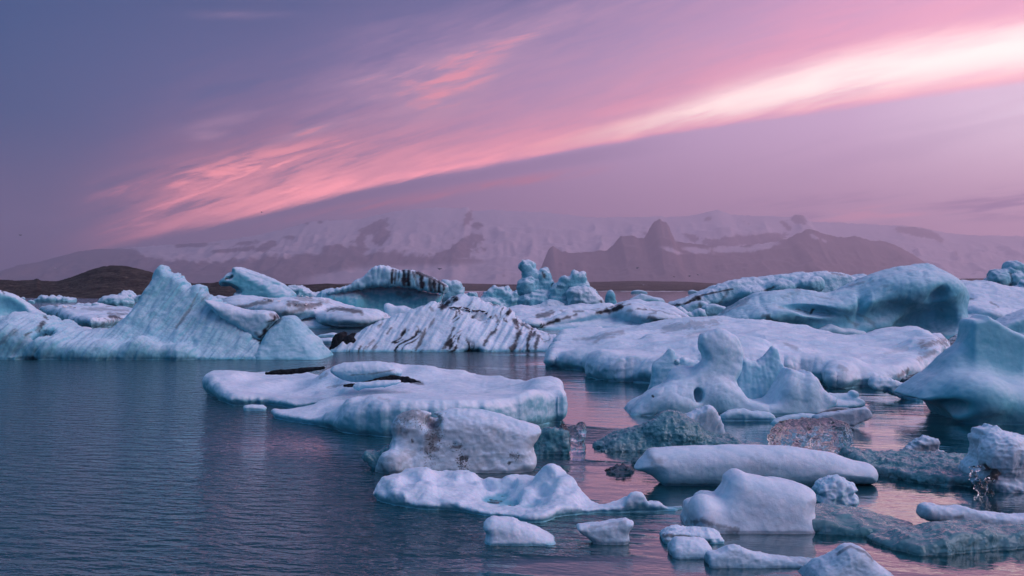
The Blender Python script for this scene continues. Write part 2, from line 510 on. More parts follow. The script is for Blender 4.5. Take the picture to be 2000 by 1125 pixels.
# flat coastal plain between lagoon and mountains
V, F = grid(np.linspace(-9000, 9000, 61), np.concatenate([[1262, 1275], np.linspace(1320, 10400, 40)]),
            lambda x, y: np.where(y < 1270, -0.5, 1.2 + 0 * x))
tag(mesh_obj('far_shore_plain', V, F, m_land, tint=np.tile([0.055, 0.045, 0.042], (len(V), 1))), kind='structure')


def hills(name, sky, Yc, Yf, Yb, xr, nx, ny, amp, seed, col):
    sky = np.array(sky, float)
    px = np.linspace(xr[0], xr[1], nx)
    s = np.concatenate([np.linspace(0, 1, ny), [1.1, 1.2, 1.3, 1.4]])
    PX, S = np.meshgrid(px, s, indexing='ij')
    Yw = Yf + (Yc - Yf) * np.minimum(S, 1) + (Yb - Yc) * np.maximum(S - 1, 0) / 0.4
    Xw = (PX - 1000) / FPX * Yw
    H = CAM_H - (np.interp(PX, sky[:, 0], sky[:, 1]) - HOR) / FPX * Yc
    ds = np.clip(S, 0, 1)
    zz = -1.0 + (H + 1.0) * np.where(S <= 1, ds ** 1.1, 1 - (S - 1) * 1.6)
    wl = Yc / 26.0
    q = np.stack([Xw.ravel() / wl, Yw.ravel() / wl, np.full(Xw.size, seed)], 1)
    n = fbm(q, 5, 0.55).reshape(S.shape)
    n2 = fbm(q * 5.5, 4, 0.6, 'billow').reshape(S.shape)
    zz = zz + amp * np.clip(ds * (1.15 - ds) * 3, 0.06, 1) * (n + 0.9 * n2)
    V = np.stack([Xw.ravel(), Yw.ravel(), zz.ravel()], 1)
    n1, n2_ = S.shape
    i = (np.arange(n1 - 1)[:, None] * n2_ + np.arange(n2_ - 1)[None, :]).ravel()
    F = np.stack([i, i + n2_, i + n2_ + 1, i + 1], 1)
    k = fbm(q * 2.3 + 4, 5, 0.6)
    tint = np.array(col)[None, :] * (1 + 1.2 * k[:, None])
    return tag(mesh_obj(name, V, F, m_land, tint=np.clip(tint, 0.01, 1)), kind='structure')


hills('moraine_hill', [(-500, 548), (-100, 546), (0, 545), (30, 547), (66, 546), (72, 543), (80, 547), (110, 548), (140, 540), (165, 530), (180, 524), (200, 519), (215, 517.5), (235, 517.5),
                       (255, 521), (280, 527), (310, 534), (335, 541), (360, 549), (383, 553), (410, 552), (430, 549), (445, 547), (480, 549), (520, 547), (540, 551),
                       (565, 554), (600, 556), (640, 553), (655, 555), (690, 557), (720, 560), (760, 566)], 640, 345, 760, (-500, 760), 420, 60, 1.1, 3.0, (0.044, 0.037, 0.033))
hills('low_far_hills', [(560, 556), (640, 553), (700, 553), (780, 552), (880, 553), (1000, 555), (1060, 553), (1110, 551), (1150, 550), (1200, 549), (1240, 547.5), (1300, 549),
                        (1350, 549.5), (1380, 552), (1420, 554), (1500, 556), (1700, 556), (1830, 546), (1880, 543), (1950, 543), (2050, 547), (2400, 552)],
      2600, 1290, 3200, (500, 2400), 420, 24, 2.0, 8.0, (0.075, 0.058, 0.052))
# pale strip of brash ice along the far shore
m_brash, t, p = principled('brash_ice')
p.inputs['Base Color'].default_value = (0.72, 0.72, 0.74, 1)
p.inputs['Roughness'].default_value = 0.8
xs = np.linspace(-60, 1100, 400)
V, F = grid(xs, np.linspace(1150, 1258, 14), lambda x, y: 0.05 + 0.5 * np.clip(fbm(np.stack([x / 9, y / 14, x * 0], 1), 3), -.15, 1))
tag(mesh_obj('brash_ice', V, F, m_brash), kind='stuff')

# ------------------------------------------------------------------ the air
HAZE = True
if HAZE:
    x0, x1, y0, y1, z0, z1 = -14000, 14000, -400, 15000, -3.0, 1085
    V = [(x, y, z) for x in (x0, x1) for y in (y0, y1) for z in (z0, z1)]
    F = [(0, 1, 3, 2), (4, 6, 7, 5), (0, 4, 5, 1), (2, 3, 7, 6), (0, 2, 6, 4), (1, 5, 7, 3)]
    m_haze = bpy.data.materials.new('haze')
    m_haze.use_nodes = True
    t = NT(m_haze.node_tree)
    vol = t.n('ShaderNodeVolumePrincipled')
    vol.inputs['Color'].default_value = (0.91, 0.83, 0.93, 1)
    vol.inputs['Density'].default_value = 1.2e-4
    vol.inputs['Anisotropy'].default_value = 0.6
    mo = t.n('ShaderNodeOutputMaterial')
    t.put(mo.inputs['Volume'], vol.outputs[0])
    tag(mesh_obj('haze', V, F, m_haze, smooth=False), kind='stuff')
# ------------------------------------------------------------------ ice modelling: distance fields meshed with surface nets
def smooth_poly(pts, step, rough, seed):
    """closed Catmull-Rom through pts, resampled, with a slightly broken edge (all in px)"""
    P = np.array(pts, float)
    n = len(P)
    out = []
    for i in range(n):
        p0, p1, p2, p3 = P[i - 1], P[i], P[(i + 1) % n], P[(i + 2) % n]
        L = np.linalg.norm((p2 - p1)[:2])
        k = max(1, int(L / step))
        for j in range(k):
            u = j / k
            q = 0.5 * ((2 * p1) + (-p0 + p2) * u + (2 * p0 - 5 * p1 + 4 * p2 - p3) * u * u + (-p0 + 3 * p1 - 3 * p2 + p3) * u ** 3)
            li = p1 + (p2 - p1) * u
            out.append(0.7 * q + 0.3 * li)
    Q = np.array(out)
    if rough > 0:
        T = np.roll(Q, -1, 0) - np.roll(Q, 1, 0)
        N = np.stack([T[:, 1], -T[:, 0]], 1)
        N /= np.linalg.norm(N, axis=1, keepdims=True) + 1e-6
        d = fbm(np.stack([Q[:, 0] / 17, Q[:, 1] / 17, np.full(len(Q), seed)], 1), 3, 0.6)
        Q[:, :2] += N * d[:, None] * rough
    return Q


def poly_sdf(A, B, P):
    """signed distance of grid points (flat A, B) to polygon P (n,2), negative inside"""
    A = A.astype(np.float32)
    B = B.astype(np.float32)
    d = np.full(A.shape, 1e12, np.float32)
    ins = np.zeros(A.shape, bool)
    n = len(P)
    for i in range(n):
        ax, ay = P[i]
        bx, by = P[(i + 1) % n]
        ex, ey = bx - ax, by - ay
        wx_, wy_ = A - ax, B - ay
        L = ex * ex + ey * ey
        if L < 1e-12:
            continue
        u = np.clip((wx_ * ex + wy_ * ey) / L, 0, 1)
        dx, dy = wx_ - ex * u, wy_ - ey * u
        np.minimum(d, dx * dx + dy * dy, out=d)
        c = ((ay <= B) & (by > B)) | ((by <= B) & (ay > B))
        if ey != 0:
            ins ^= c & (A < ax + (B - ay) / ey * ex)
    d = np.sqrt(d)
    return np.where(ins, -d, d)


def smin(a, b, k):
    if k <= 0:
        return np.minimum(a, b)
    h = np.maximum(k - np.abs(a - b), 0) / k
    return np.minimum(a, b) - h * h * k * 0.25


def smax(a, b, k):
    return -smin(-a, -b, k)


_CO = np.array([(i, j, k) for i in (0, 1) for j in (0, 1) for k in (0, 1)])
_ED = [(a, b) for a in range(8) for b in range(a + 1, 8) if np.abs(_CO[a] - _CO[b]).sum() == 1]


def nets(Fd, org, h):
    S = Fd < 0
    cnt = np.zeros(tuple(n - 1 for n in Fd.shape), np.int8)
    nx, ny, nz = Fd.shape
    for i, j, k in _CO:
        cnt += S[i:nx - 1 + i, j:ny - 1 + j, k:nz - 1 + k]
    mixed = (cnt > 0) & (cnt < 8)
    I = np.argwhere(mixed)
    idx = np.full(mixed.shape, -1, np.int32)
    idx[mixed] = np.arange(len(I))
    val = np.stack([Fd[I[:, 0] + c[0], I[:, 1] + c[1], I[:, 2] + c[2]] for c in _CO], 1)
    acc = np.zeros((len(I), 3), np.float32)
    num = np.zeros(len(I), np.float32)
    for a, b in _ED:
        va, vb = val[:, a], val[:, b]
        m = (va < 0) != (vb < 0)
        u = np.where(m, va / np.where(m, va - vb, 1), 0)
        acc += np.where(m[:, None], _CO[a] + (_CO[b] - _CO[a]) * u[:, None], 0)
        num += m
    V = (I + acc / num[:, None]) * h + np.array(org)
    quads = []
    # edges along each axis
    for ax in range(3):
        s0 = [slice(None)] * 3
        s1 = [slice(None)] * 3
        s0[ax] = slice(0, -1)
        s1[ax] = slice(1, None)
        ch = S[tuple(s0)] != S[tuple(s1)]
        E = np.argwhere(ch)
        o1, o2 = [a for a in range(3) if a != ax]
        E = E[(E[:, o1] > 0) & (E[:, o2] > 0) & (E[:, o1] < Fd.shape[o1] - 1) & (E[:, o2] < Fd.shape[o2] - 1)]
        if not len(E):
            continue
        def cell(d1, d2):
            c = E.copy()
            c[:, o1] -= d1
            c[:, o2] -= d2
            return idx[c[:, 0], c[:, 1], c[:, 2]]
        q = np.stack([cell(1, 1), cell(0, 1), cell(0, 0), cell(1, 0)], 1)
        inside0 = S[E[:, 0], E[:, 1], E[:, 2]]
        flip = inside0 if ax != 1 else ~inside0
        q[~flip] = q[~flip][:, ::-1]
        quads.append(q)
    return V.astype(np.float32), np.concatenate(quads)


def vnormals(V, F):
    a = V[F[:, 2]] - V[F[:, 0]]
    b = V[F[:, 3]] - V[F[:, 1]]
    fn = np.cross(a, b)
    N = np.zeros_like(V)
    for i in range(4):
        for k in range(3):
            N[:, k] += np.bincount(F[:, i], fn[:, k], len(V)).astype(np.float32)
    return N / (np.linalg.norm(N, axis=1, keepdims=True) + 1e-9)


def seg_dist(qx, qy, pts):
    d = np.full(qx.shape, 1e9)
    P = np.array(pts, float)
    for (ax, ay), (bx, by) in zip(P[:-1], P[1:]):
        ex, ey = bx - ax, by - ay
        u = np.clip(((qx - ax) * ex + (qy - ay) * ey) / (ex * ex + ey * ey + 1e-9), 0, 1)
        d = np.minimum(d, np.hypot(qx - ax - ex * u, qy - ay - ey * u))
    return d


ICE_BLUE = np.array([0.13, 0.53, 0.63])
ICE_MID = np.array([0.33, 0.63, 0.74])
SNOWY = np.array([0.76, 0.85, 0.95])
GRIT = np.array([0.018, 0.022, 0.029])
TAN = np.array([0.19, 0.165, 0.155])


def build(D, ops, px=2.3, seed=0):
    """mesh of one body of ice. D: distance of its main plane in metres; lengths inside ops are in
    photo pixels at that distance."""
    s = D / FPX
    h = px * s
    prep = []
    lo = np.array([1e9] * 3)
    hi = -lo
    for o in ops:
        o = dict(o)
        ty = o['t']
        r = o.get('r', 8) * s
        if ty == 'S':
            Y = D + o.get('dy', o.get('T', 30) + o.get('Tb', 0)) * s
            Q = smooth_poly(o['p'], 4.0, o.get('rough', 1.2), seed)
            XZ = np.stack([(Q[:, 0] - 1000) / FPX * Y, CAM_H - (Q[:, 1] - HOR) / FPX * Y], 1)
            T = o.get('T', 30) * s
            Tb = o.get('Tb', 0) * s
            o.update(Y=Y, XZ=XZ, T_=T, Tb_=Tb, r_=min(r, T * 0.95), lean_=o.get('lean', 0))
            zt = XZ[:, 1].max()
            ml = abs(o['lean_']) * zt
            b0 = (XZ[:, 0].min(), Y - T - Tb - ml, max(XZ[:, 1].min(), -0.5 - 4 * h))
            b1 = (XZ[:, 0].max(), Y + T + Tb + ml, zt)
        elif ty == 'F':
            Q = smooth_poly(o['p'], 5.0, o.get('rough', 1.5), seed)
            Y = (CAM_H - Q[:, 2]) * FPX / (Q[:, 1] - HOR)
            XY = np.stack([(Q[:, 0] - 1000) / FPX * Y, Y], 1)
            hp = np.array([on_plane(a, b, c) for a, b, c in o['h']])
            o.update(XY=XY, hp=hp, r_=r, uc_=o.get('uc', 4) * s, zb=-0.5)
            b0 = (XY[:, 0].min(), XY[:, 1].min(), -0.5)
            b1 = (XY[:, 0].max(), XY[:, 1].max(), hp[:, 2].max() * 1.15 + 3 * h)
        elif ty == 'B':
            c = np.array(at(o['c'][0], o['c'][1], D + o['c'][2] * s))
            rad = np.array(o['s'], float) * s
            o.update(c_=c, rad=rad)
            b0, b1 = c - rad.max(), c + rad.max()
        elif ty == 'C':
            P3 = np.array([at(a, b, D + c * s) for a, b, c, _ in o['p']])
            rr_ = np.array([q[3] for q in o['p']], float) * s
            o.update(P3=P3, rr=rr_)
            b0 = (P3 - rr_[:, None]).min(0)
            b1 = (P3 + rr_[:, None]).max(0)
        if not o.get('sub'):
            lo = np.minimum(lo, b0)
            hi = np.maximum(hi, b1)
        prep.append(o)
    pad = 5 * h
    lo = lo - pad
    hi = hi + pad
    lo[2] = max(lo[2], -0.5 - 3 * h)
    # bodies that reach under the water end 0.5 m below it
    n = np.ceil((hi - lo) / h).astype(int) + 1
    xs, ys, zs = [(lo[i] + h * np.arange(n[i])).astype(np.float32) for i in range(3)]
    Fd = np.full(tuple(n), 1e3, np.float32)
    GX, GY, GZ = xs[:, None, None], ys[None, :, None], zs[None, None, :]
    for o in prep:
        ty = o['t']
        if ty == 'S':
            A, B = np.meshgrid(xs, zs, indexing='ij')
            d2 = poly_sdf(A.ravel(), B.ravel(), o['XZ']).reshape(A.shape)[:, None, :]
            zt = o['XZ'][:, 1].max()
            tz = np.clip(1 - zs / max(zt, 1e-3), 0, 1) ** o.get('pw', 1.3)
            T = (o['T_'] + o['Tb_'] * tz)[None, None, :]
            yc = o['Y'] - o['lean_'] * np.clip(zt - zs, 0, None)[None, None, :]
            r = o['r_']
            inf = o.get('inf', 0)
            if inf:                                  # swelling cross-section instead of a flat face
                wd = inf * s
                ins = np.clip(-d2 / wd, 0, 1)
                T = T * np.sqrt(np.clip(1 - (1 - ins) ** 2, 0.02, 1))
                g = np.maximum((np.abs(GY - yc) - T) * 0.75, d2)
            else:
                qa = d2 + r
                qb = np.abs(GY - yc) - T + r
                g = np.minimum(np.maximum(qa, qb), 0) + np.hypot(np.maximum(qa, 0), np.maximum(qb, 0)) - r
        elif ty == 'F':
            A, B = np.meshgrid(xs, ys, indexing='ij')
            a, b = A.ravel(), B.ravel()
            d2 = poly_sdf(a, b, o['XY']).reshape(A.shape)[:, :, None]
            wsum = np.zeros(a.shape, np.float32)
            hs = np.zeros(a.shape, np.float32)
            e2 = (o.get('soft', 10) * s) ** 2
            for X0, Y0, Z0 in o['hp']:
                ww = 1.0 / ((a - X0) ** 2 + ((b - Y0) * o.get('yk', 0.45)) ** 2 + e2) ** o.get('pow', 1.6)
                wsum += ww
                hs += ww * Z0
            H = (hs / wsum).reshape(A.shape)[:, :, None]
            r = np.minimum(o['r_'], np.maximum(H, 0.05) * 0.9)
            d2e = d2 + o['uc_'] * np.exp(-((zs - 0.02) / (o.get('uh', 9) * s)) ** 2)[None, None, :]
            qa = d2e + r
            qb = (GZ - H) + r
            g = np.minimum(np.maximum(qa, qb), 0) + np.hypot(np.maximum(qa, 0), np.maximum(qb, 0)) - r
        elif ty == 'B':
            c, rad = o['c_'], o['rad']
            ang = math.radians(o.get('rot', 0))
            dx, dy, dz = GX - c[0], GY - c[1], GZ - c[2]
            u = dx * math.cos(ang) + dz * math.sin(ang)
            v = -dx * math.sin(ang) + dz * math.cos(ang)
            q = np.sqrt((u / rad[0]) ** 2 + (dy / rad[1]) ** 2 + (v / rad[2]) ** 2)
            g = (q - 1) * rad.min()
        else:
            g = None
            for i in range(len(o['P3']) - 1):
                p, q = o['P3'][i], o['P3'][i + 1]
                e = q - p
                u = np.clip(((GX - p[0]) * e[0] + (GY - p[1]) * e[1] + (GZ - p[2]) * e[2]) / (e @ e), 0, 1)
                gg = np.sqrt((GX - p[0] - e[0] * u) ** 2 + (GY - p[1] - e[1] * u) ** 2 + (GZ - p[2] - e[2] * u) ** 2) - (o['rr'][i] + (o['rr'][i + 1] - o['rr'][i]) * u)
                g = gg if g is None else smin(g, gg, 3 * s)
        k = o.get('k', 6) * s
        Fd = smax(Fd, -g, k) if o.get('sub') else smin(Fd, g, k)
    Fd = np.maximum(Fd, -0.5 - GZ).astype(np.float32)
    Fd[0] = Fd[-1] = 1
    Fd[:, 0] = Fd[:, -1] = 1
    Fd[:, :, 0] = Fd[:, :, -1] = 1
    V, F = nets(Fd, lo, h)
    return V, F, s


# disp entries: (amplitude px, wavelength px, kind, (stretch x, y, z), rotation in the picture plane)
ROUGH = [(4.0, 60, 'fbm', (1, 1, 1), 0), (3.4, 24, 'ridge', (1, 1, 1), 0), (1.6, 9, 'ridge', (1, 1, 1), 0)]
SOFT = [(3.0, 70, 'fbm', (1, 1, 1), 0), (2.2, 28, 'ridge', (1, 1, 1), 0), (0.9, 9, 'fbm', (1, 1, 1), 0)]
FACET = [(6.0, 46, 'ridge', (1, 1, 1), 0), (4.0, 18, 'ridge', (1, 1, 1), 0), (1.8, 8, 'ridge', (1, 1, 1), 0)]
FLOWN = [(5.0, 50, 'ridge', (3.6, 1.0, 1), 4), (3.0, 22, 'ridge', (3.0, 1, 1), 4), (1.2, 9, 'fbm', (1.5, 1, 1), 0)]
SHARD = [(6.5, 34, 'ridge', (1, 1, 1), 0), (3.6, 14, 'ridge', (1, 1, 1), 0)]
GRAIN = [(3.2, 50, 'fbm', (1, 1, 1), 0), (2.0, 24, 'ridge', (1, 1, 1), 0), (0.8, 7, 'fbm', (1, 1, 1), 0)]


def flute(ang, a=2.6, wl=16, st=7.0):
    return [(3.5, 70, 'fbm', (1, 1, 1), 0), (a * 1.5, wl, 'ridge', (1, st, st), ang), (a * 0.8, wl * 0.45, 'ridge', (1, st, st), ang), (1.0, 9, 'fbm', (1, 1, 1), 0)]


def ice(name, D, ops, mat, parent=None, seed=0, disp=SOFT, frost=1.0, blue=0.5, fz=(0.0, 0.75), dirt=(), px=2.3, grime=0.0, base=None, streak=None, wet=5.0, grit=(), notch=3.5):
    V, F, s = build(D, ops, px, seed)
    N = vnormals(V, F)
    for n_i, (amp, wl, kind, st, ang) in enumerate(disp):
        a = math.radians(ang)
        u = V[:, 0] * math.cos(a) + V[:, 2] * math.sin(a)
        v = -V[:, 0] * math.sin(a) + V[:, 2] * math.cos(a)
        q = np.stack([u / st[0], V[:, 1] / st[1], v / st[2]], 1) / (wl * s) + seed * 3.71 + n_i * 5.1
        V = V + N * (amp * s * fbm(q, 3 if wl > 10 else 2, 0.5, kind))[:, None]
        if amp > 1.5:
            N = vnormals(V, F)
    # the sea-level notch that wave wash melts into the sides
    side = np.clip(1 - np.abs(N[:, 2]) * 1.3, 0, 1) * np.exp(-((V[:, 2] - 0.6 * s) / (3.2 * s)) ** 2) * notch * s
    V = V - np.stack([N[:, 0] * side, N[:, 1] * side, side * 0], 1)
    N = vnormals(V, F)
    q = V / (40 * s) + seed * 1.7
    n1 = fbm(q, 4, 0.55)
    n2 = fbm(V / (9 * s) + seed, 3, 0.6)
    fr = np.clip(sstep(N[:, 2] + 0.25 * n1 + 0.12 * n2, fz[0] + 0.15, fz[1] + 0.12) * frost, 0, 1)[:, None]  # snow crust on upward faces; lit-top, shaded-side contrast is also put into this colour
    # meltwater keeps a bare wet band clean of frost along the waterline
    fr = fr * sstep(V[:, 2] + 1.5 * s * n2, 1.0 * s, wet * 1.6 * s)[:, None]
    bl = np.clip(blue + 0.35 * n1, 0, 1)[:, None]
    body = ICE_MID + (ICE_BLUE - ICE_MID) * bl if base is None else np.array(base)[None, :] * (1 + 0.15 * n1[:, None])
    tint = body + (SNOWY - body) * fr
    qx, qy = project(V)
    dm = np.zeros(len(V))
    tn = np.zeros(len(V))
    front = sstep(-N[:, 1] + 0.7 * N[:, 2], -0.1, 0.25)
    for (pts, wd, k, tan) in dirt:
        d = seg_dist(qx, qy, pts)
        m = sstep(1 - d / wd + 0.75 * n2 + 0.45 * n1, 0.12, 0.85) * k * front
        dm = np.maximum(dm, m)
        tn = np.where(m >= dm - 1e-6, tan, tn)
    if streak:
        ang, wl, thr, ks = streak                             # thin ash layers that crop out as slanting lines
        a = math.radians(ang)
        u = V[:, 0] * math.cos(a) + V[:, 2] * math.sin(a)
        v = -V[:, 0] * math.sin(a) + V[:, 2] * math.cos(a)
        u = u + wl * s * 1.3 * fbm(V / (wl * 3.2 * s) + seed + 2, 2)
        ln = fbm(np.stack([u / wl, V[:, 1] / (wl * 12), v / (wl * 9)], 1) / s + seed, 3, 0.55, 'ridge')
        gate = sstep(fbm(np.stack([u / (wl * 2.5), V[:, 1] / (wl * 4), v / (wl * 4)], 1) / s + seed + 5, 2), -0.1, 0.35)
        dm = np.maximum(dm, ks * gate * sstep(ln + 0.25 * n2, thr, thr + 0.2))
    if grime > 0:
        # thin dust that meltwater has gathered in the hollows
        dm = np.maximum(dm, grime * sstep(-fbm(V / (26 * s) + seed + 9, 4, 0.6, 'ridge') + 0.4 * n2, 0.15, 0.75))
    dcol = GRIT + (TAN - GRIT) * np.asarray(tn)[:, None]
    tint = tint + (dcol - tint) * np.clip(dm, 0, 1)[:, None]
    ga = np.zeros(len(V))
    for (pts, wd, k) in grit:
        ga = np.maximum(ga, k * sstep(1 - seg_dist(qx, qy, pts) / wd + 0.4 * n1, 0.0, 0.9) * front)
    tint = np.concatenate([tint, ga[:, None]], 1)
    org = np.array([V[:, 0].mean(), V[:, 1].mean(), 0.0])
    ob = mesh_obj(name, V - org, F, mat, parent=parent, tint=tint)
    ob.location = org - (np.array(parent.location) if parent is not None else 0)
    return ob


def ice_material(name, fine, bump, rough=0.5, sss=0.0, sss_r=0.2, spec=0.35):
    m, t, p = principled(name)
    ta = t.n('ShaderNodeAttribute', attribute_name='tint')
    g = t.n('ShaderNodeNewGeometry')
    a = t.noise(g.outputs['Position'], 1.0 / fine, 5.0, 0.65)
    b2 = t.noise(g.outputs['Position'], 0.18 / fine, 4.0, 0.6)
    col = t.mix(t.ss(b2, 0.30, 0.70, 0.0, 0.35), ta.outputs['Color'], (0.50, 0.70, 0.78), 'MULTIPLY')
    col = t.mix(t.ss(a, 0.35, 0.75, 0.0, 0.25), col, (0.72, 0.80, 0.86), 'MULTIPLY')
    # stratification: faint tilted layers of bubbly and clear ice
    pz = t.n('ShaderNodeSeparateXYZ')
    t.put(pz.inputs[0], g.outputs['Position'])
    lay = t.add(t.mul(pz.outputs[0], 0.38), t.mul(pz.outputs[1], 0.22), pz.outputs[2], t.mul(b2, fine * 7.0))
    ln = t.noise(t.vec(0.0, 0.0, lay), 0.16 / fine, 4.0, 0.62)
    col = t.mix(t.ss(ln, 0.46, 0.62, 0.0, 0.38), col, (0.52, 0.74, 0.82), 'MULTIPLY')
    gr = t.noise(g.outputs['Position'], 1.1 / fine, 3.0, 0.6)
    thr = t.sub(0.80, t.mul(ta.outputs['Alpha'], 0.34))
    gm = t.mul(t.ss(gr, thr, t.add(thr, 0.06)), t.m('GREATER_THAN', ta.outputs['Alpha'], 0.03))
    col = t.mix(t.mul(gm, 0.9), col, (0.035, 0.032, 0.032))
    t.put(p.inputs['Base Color'], col)
    t.put(p.inputs['Roughness'], t.ss(a, 0.3, 0.7, rough - 0.12, rough + 0.15))
    p.inputs['IOR'].default_value = 1.31
    p.inputs['Specular IOR Level'].default_value = spec
    if sss > 0:
        p.inputs['Subsurface Weight'].default_value = sss
        p.inputs['Subsurface Radius'].default_value = (0.25, 0.75, 1.0)
        p.inputs['Subsurface Scale'].default_value = sss_r
    b = t.n('ShaderNodeBump')
    b.inputs['Strength'].default_value = bump
    b.inputs['Distance'].default_value = fine
    t.put(b.inputs['Height'], t.add(t.mul(a, 0.7), t.mul(b2, 1.6), t.mul(ln, 0.6)))
    t.put(p.inputs['Normal'], b.outputs[0])
    return m


def glass_material(name, fine, trans, bump, ior=1.5, rough=0.03, vein=0.5):
    """wet clear ice: glossy broken facets over a refracting body"""
    m, t, p = principled(name)
    g = t.n('ShaderNodeNewGeometry')
    a = t.noise(g.outputs['Position'], 1.0 / fine, 2.0, 0.5, 0.9)
    c = t.noise(g.outputs['Position'], 0.30 / fine, 3.0, 0.6, 0.6)
    ta = t.n('ShaderNodeAttribute', attribute_name='tint')
    # bubble-filled veins are paler than the clear body
    col = t.mix(t.ss(c, 0.50, 0.66, 0.0, vein), ta.outputs['Color'], (0.55, 0.70, 0.76))
    col = t.mix(t.ss(a, 0.42, 0.62, 0.0, vein), col, (0.40, 0.58, 0.62), 'MULTIPLY')
    t.put(p.inputs['Base Color'], col)
    p.inputs['Roughness'].default_value = rough
    p.inputs['IOR'].default_value = ior
    p.inputs['Transmission Weight'].default_value = trans
    fa = t.m('ABSOLUTE', t.sub(a, 0.5))
    b = t.n('ShaderNodeBump')
    b.inputs['Strength'].default_value = bump
    b.inputs['Distance'].default_value = fine
    t.put(b.inputs['Height'], t.add(t.mul(fa, 2.0), t.mul(c, 1.5)))
    t.put(p.inputs['Normal'], b.outputs[0])
    return m


m_near = ice_material('near_ice', 0.030, 0.24, sss=0.35, sss_r=0.10)
m_mid = ice_material('mid_ice', 0.12, 0.28, sss=0.25, sss_r=0.5)
m_far = ice_material('far_ice', 0.30, 0.6)
m_glass = glass_material('clear_ice', 0.22, 0.97, 0.16, 1.31, 0.0, 0.0)
m_dark_glass = glass_material('dark_clear_ice', 0.17, 0.45, 0.22, 1.45, 0.01, 0.4)
m_smooth = ice_material('smooth_ice', 0.12, 0.16, rough=0.42, sss=0.4, sss_r=0.22)
m_wet = glass_material('wet_ice', 0.30, 0.60, 0.20, 1.36, 0.01, 0.3)
m_grit = bpy.data.materials.new('grit')
m_grit, t, p = principled('grit')
g = t.n('ShaderNodeNewGeometry')
gn = t.noise(g.outputs['Position'], 9.0, 5.0, 0.65)
t.put(p.inputs['Base Color'], t.mix(t.ss(gn, 0.4, 0.7), (0.006, 0.010, 0.014), (0.024, 0.032, 0.040)))
p.inputs['Roughness'].default_value = 0.9
p.inputs['Specular IOR Level'].default_value = 0.15
b = t.n('ShaderNodeBump')
b.inputs['Strength'].default_value = 0.9
b.inputs['Distance'].default_value = 0.06
t.put(b.inputs['Height'], gn)
t.put(p.inputs['Normal'], b.outputs[0])


def dist(yw):
    return CAM_H * FPX / (yw - HOR)


def S(p, **k):
    return dict(t='S', p=p, **k)


def Fl(p, h, **k):
    return dict(t='F', p=p, h=h, **k)


def B(c, s_, **k):
    return dict(t='B', c=c, s=s_, **k)


def Cp(p, **k):
    return dict(t='C', p=p, **k)


def thing(name, label, cat, yw, parts, group=None, **kw):
    """parts: list of (part name or None, ops, options); None is the thing's own mesh when it has only one body"""
    D = kw.pop('D', None) or dist(yw)
    if len(parts) == 1 and parts[0][0] is None:
        o = parts[0][2]
        ob = ice(name, D, parts[0][1], o.pop('mat', kw.get('mat', m_mid)), **{**kw_ice(kw), **o})
        return tag(ob, label, cat, group)
    e = bpy.data.objects.new(name, None)
    C.objects.link(e)
    op0 = parts[0][1][0]['p']
    e.location = at(sum(q[0] for q in op0) / len(op0), HOR + CAM_H * FPX / D, D)
    tag(e, label, cat, group)
    for pn, ops, o in parts:
        o = dict(o)
        ice(pn, D, ops, o.pop('mat', kw.get('mat', m_mid)), parent=e, **{**kw_ice(kw), **o})
    return e


def kw_ice(kw):
    return {k: v for k, v in kw.items() if k in ('seed', 'disp', 'frost', 'blue', 'fz', 'dirt', 'px', 'grime', 'base', 'streak', 'wet', 'grit')}
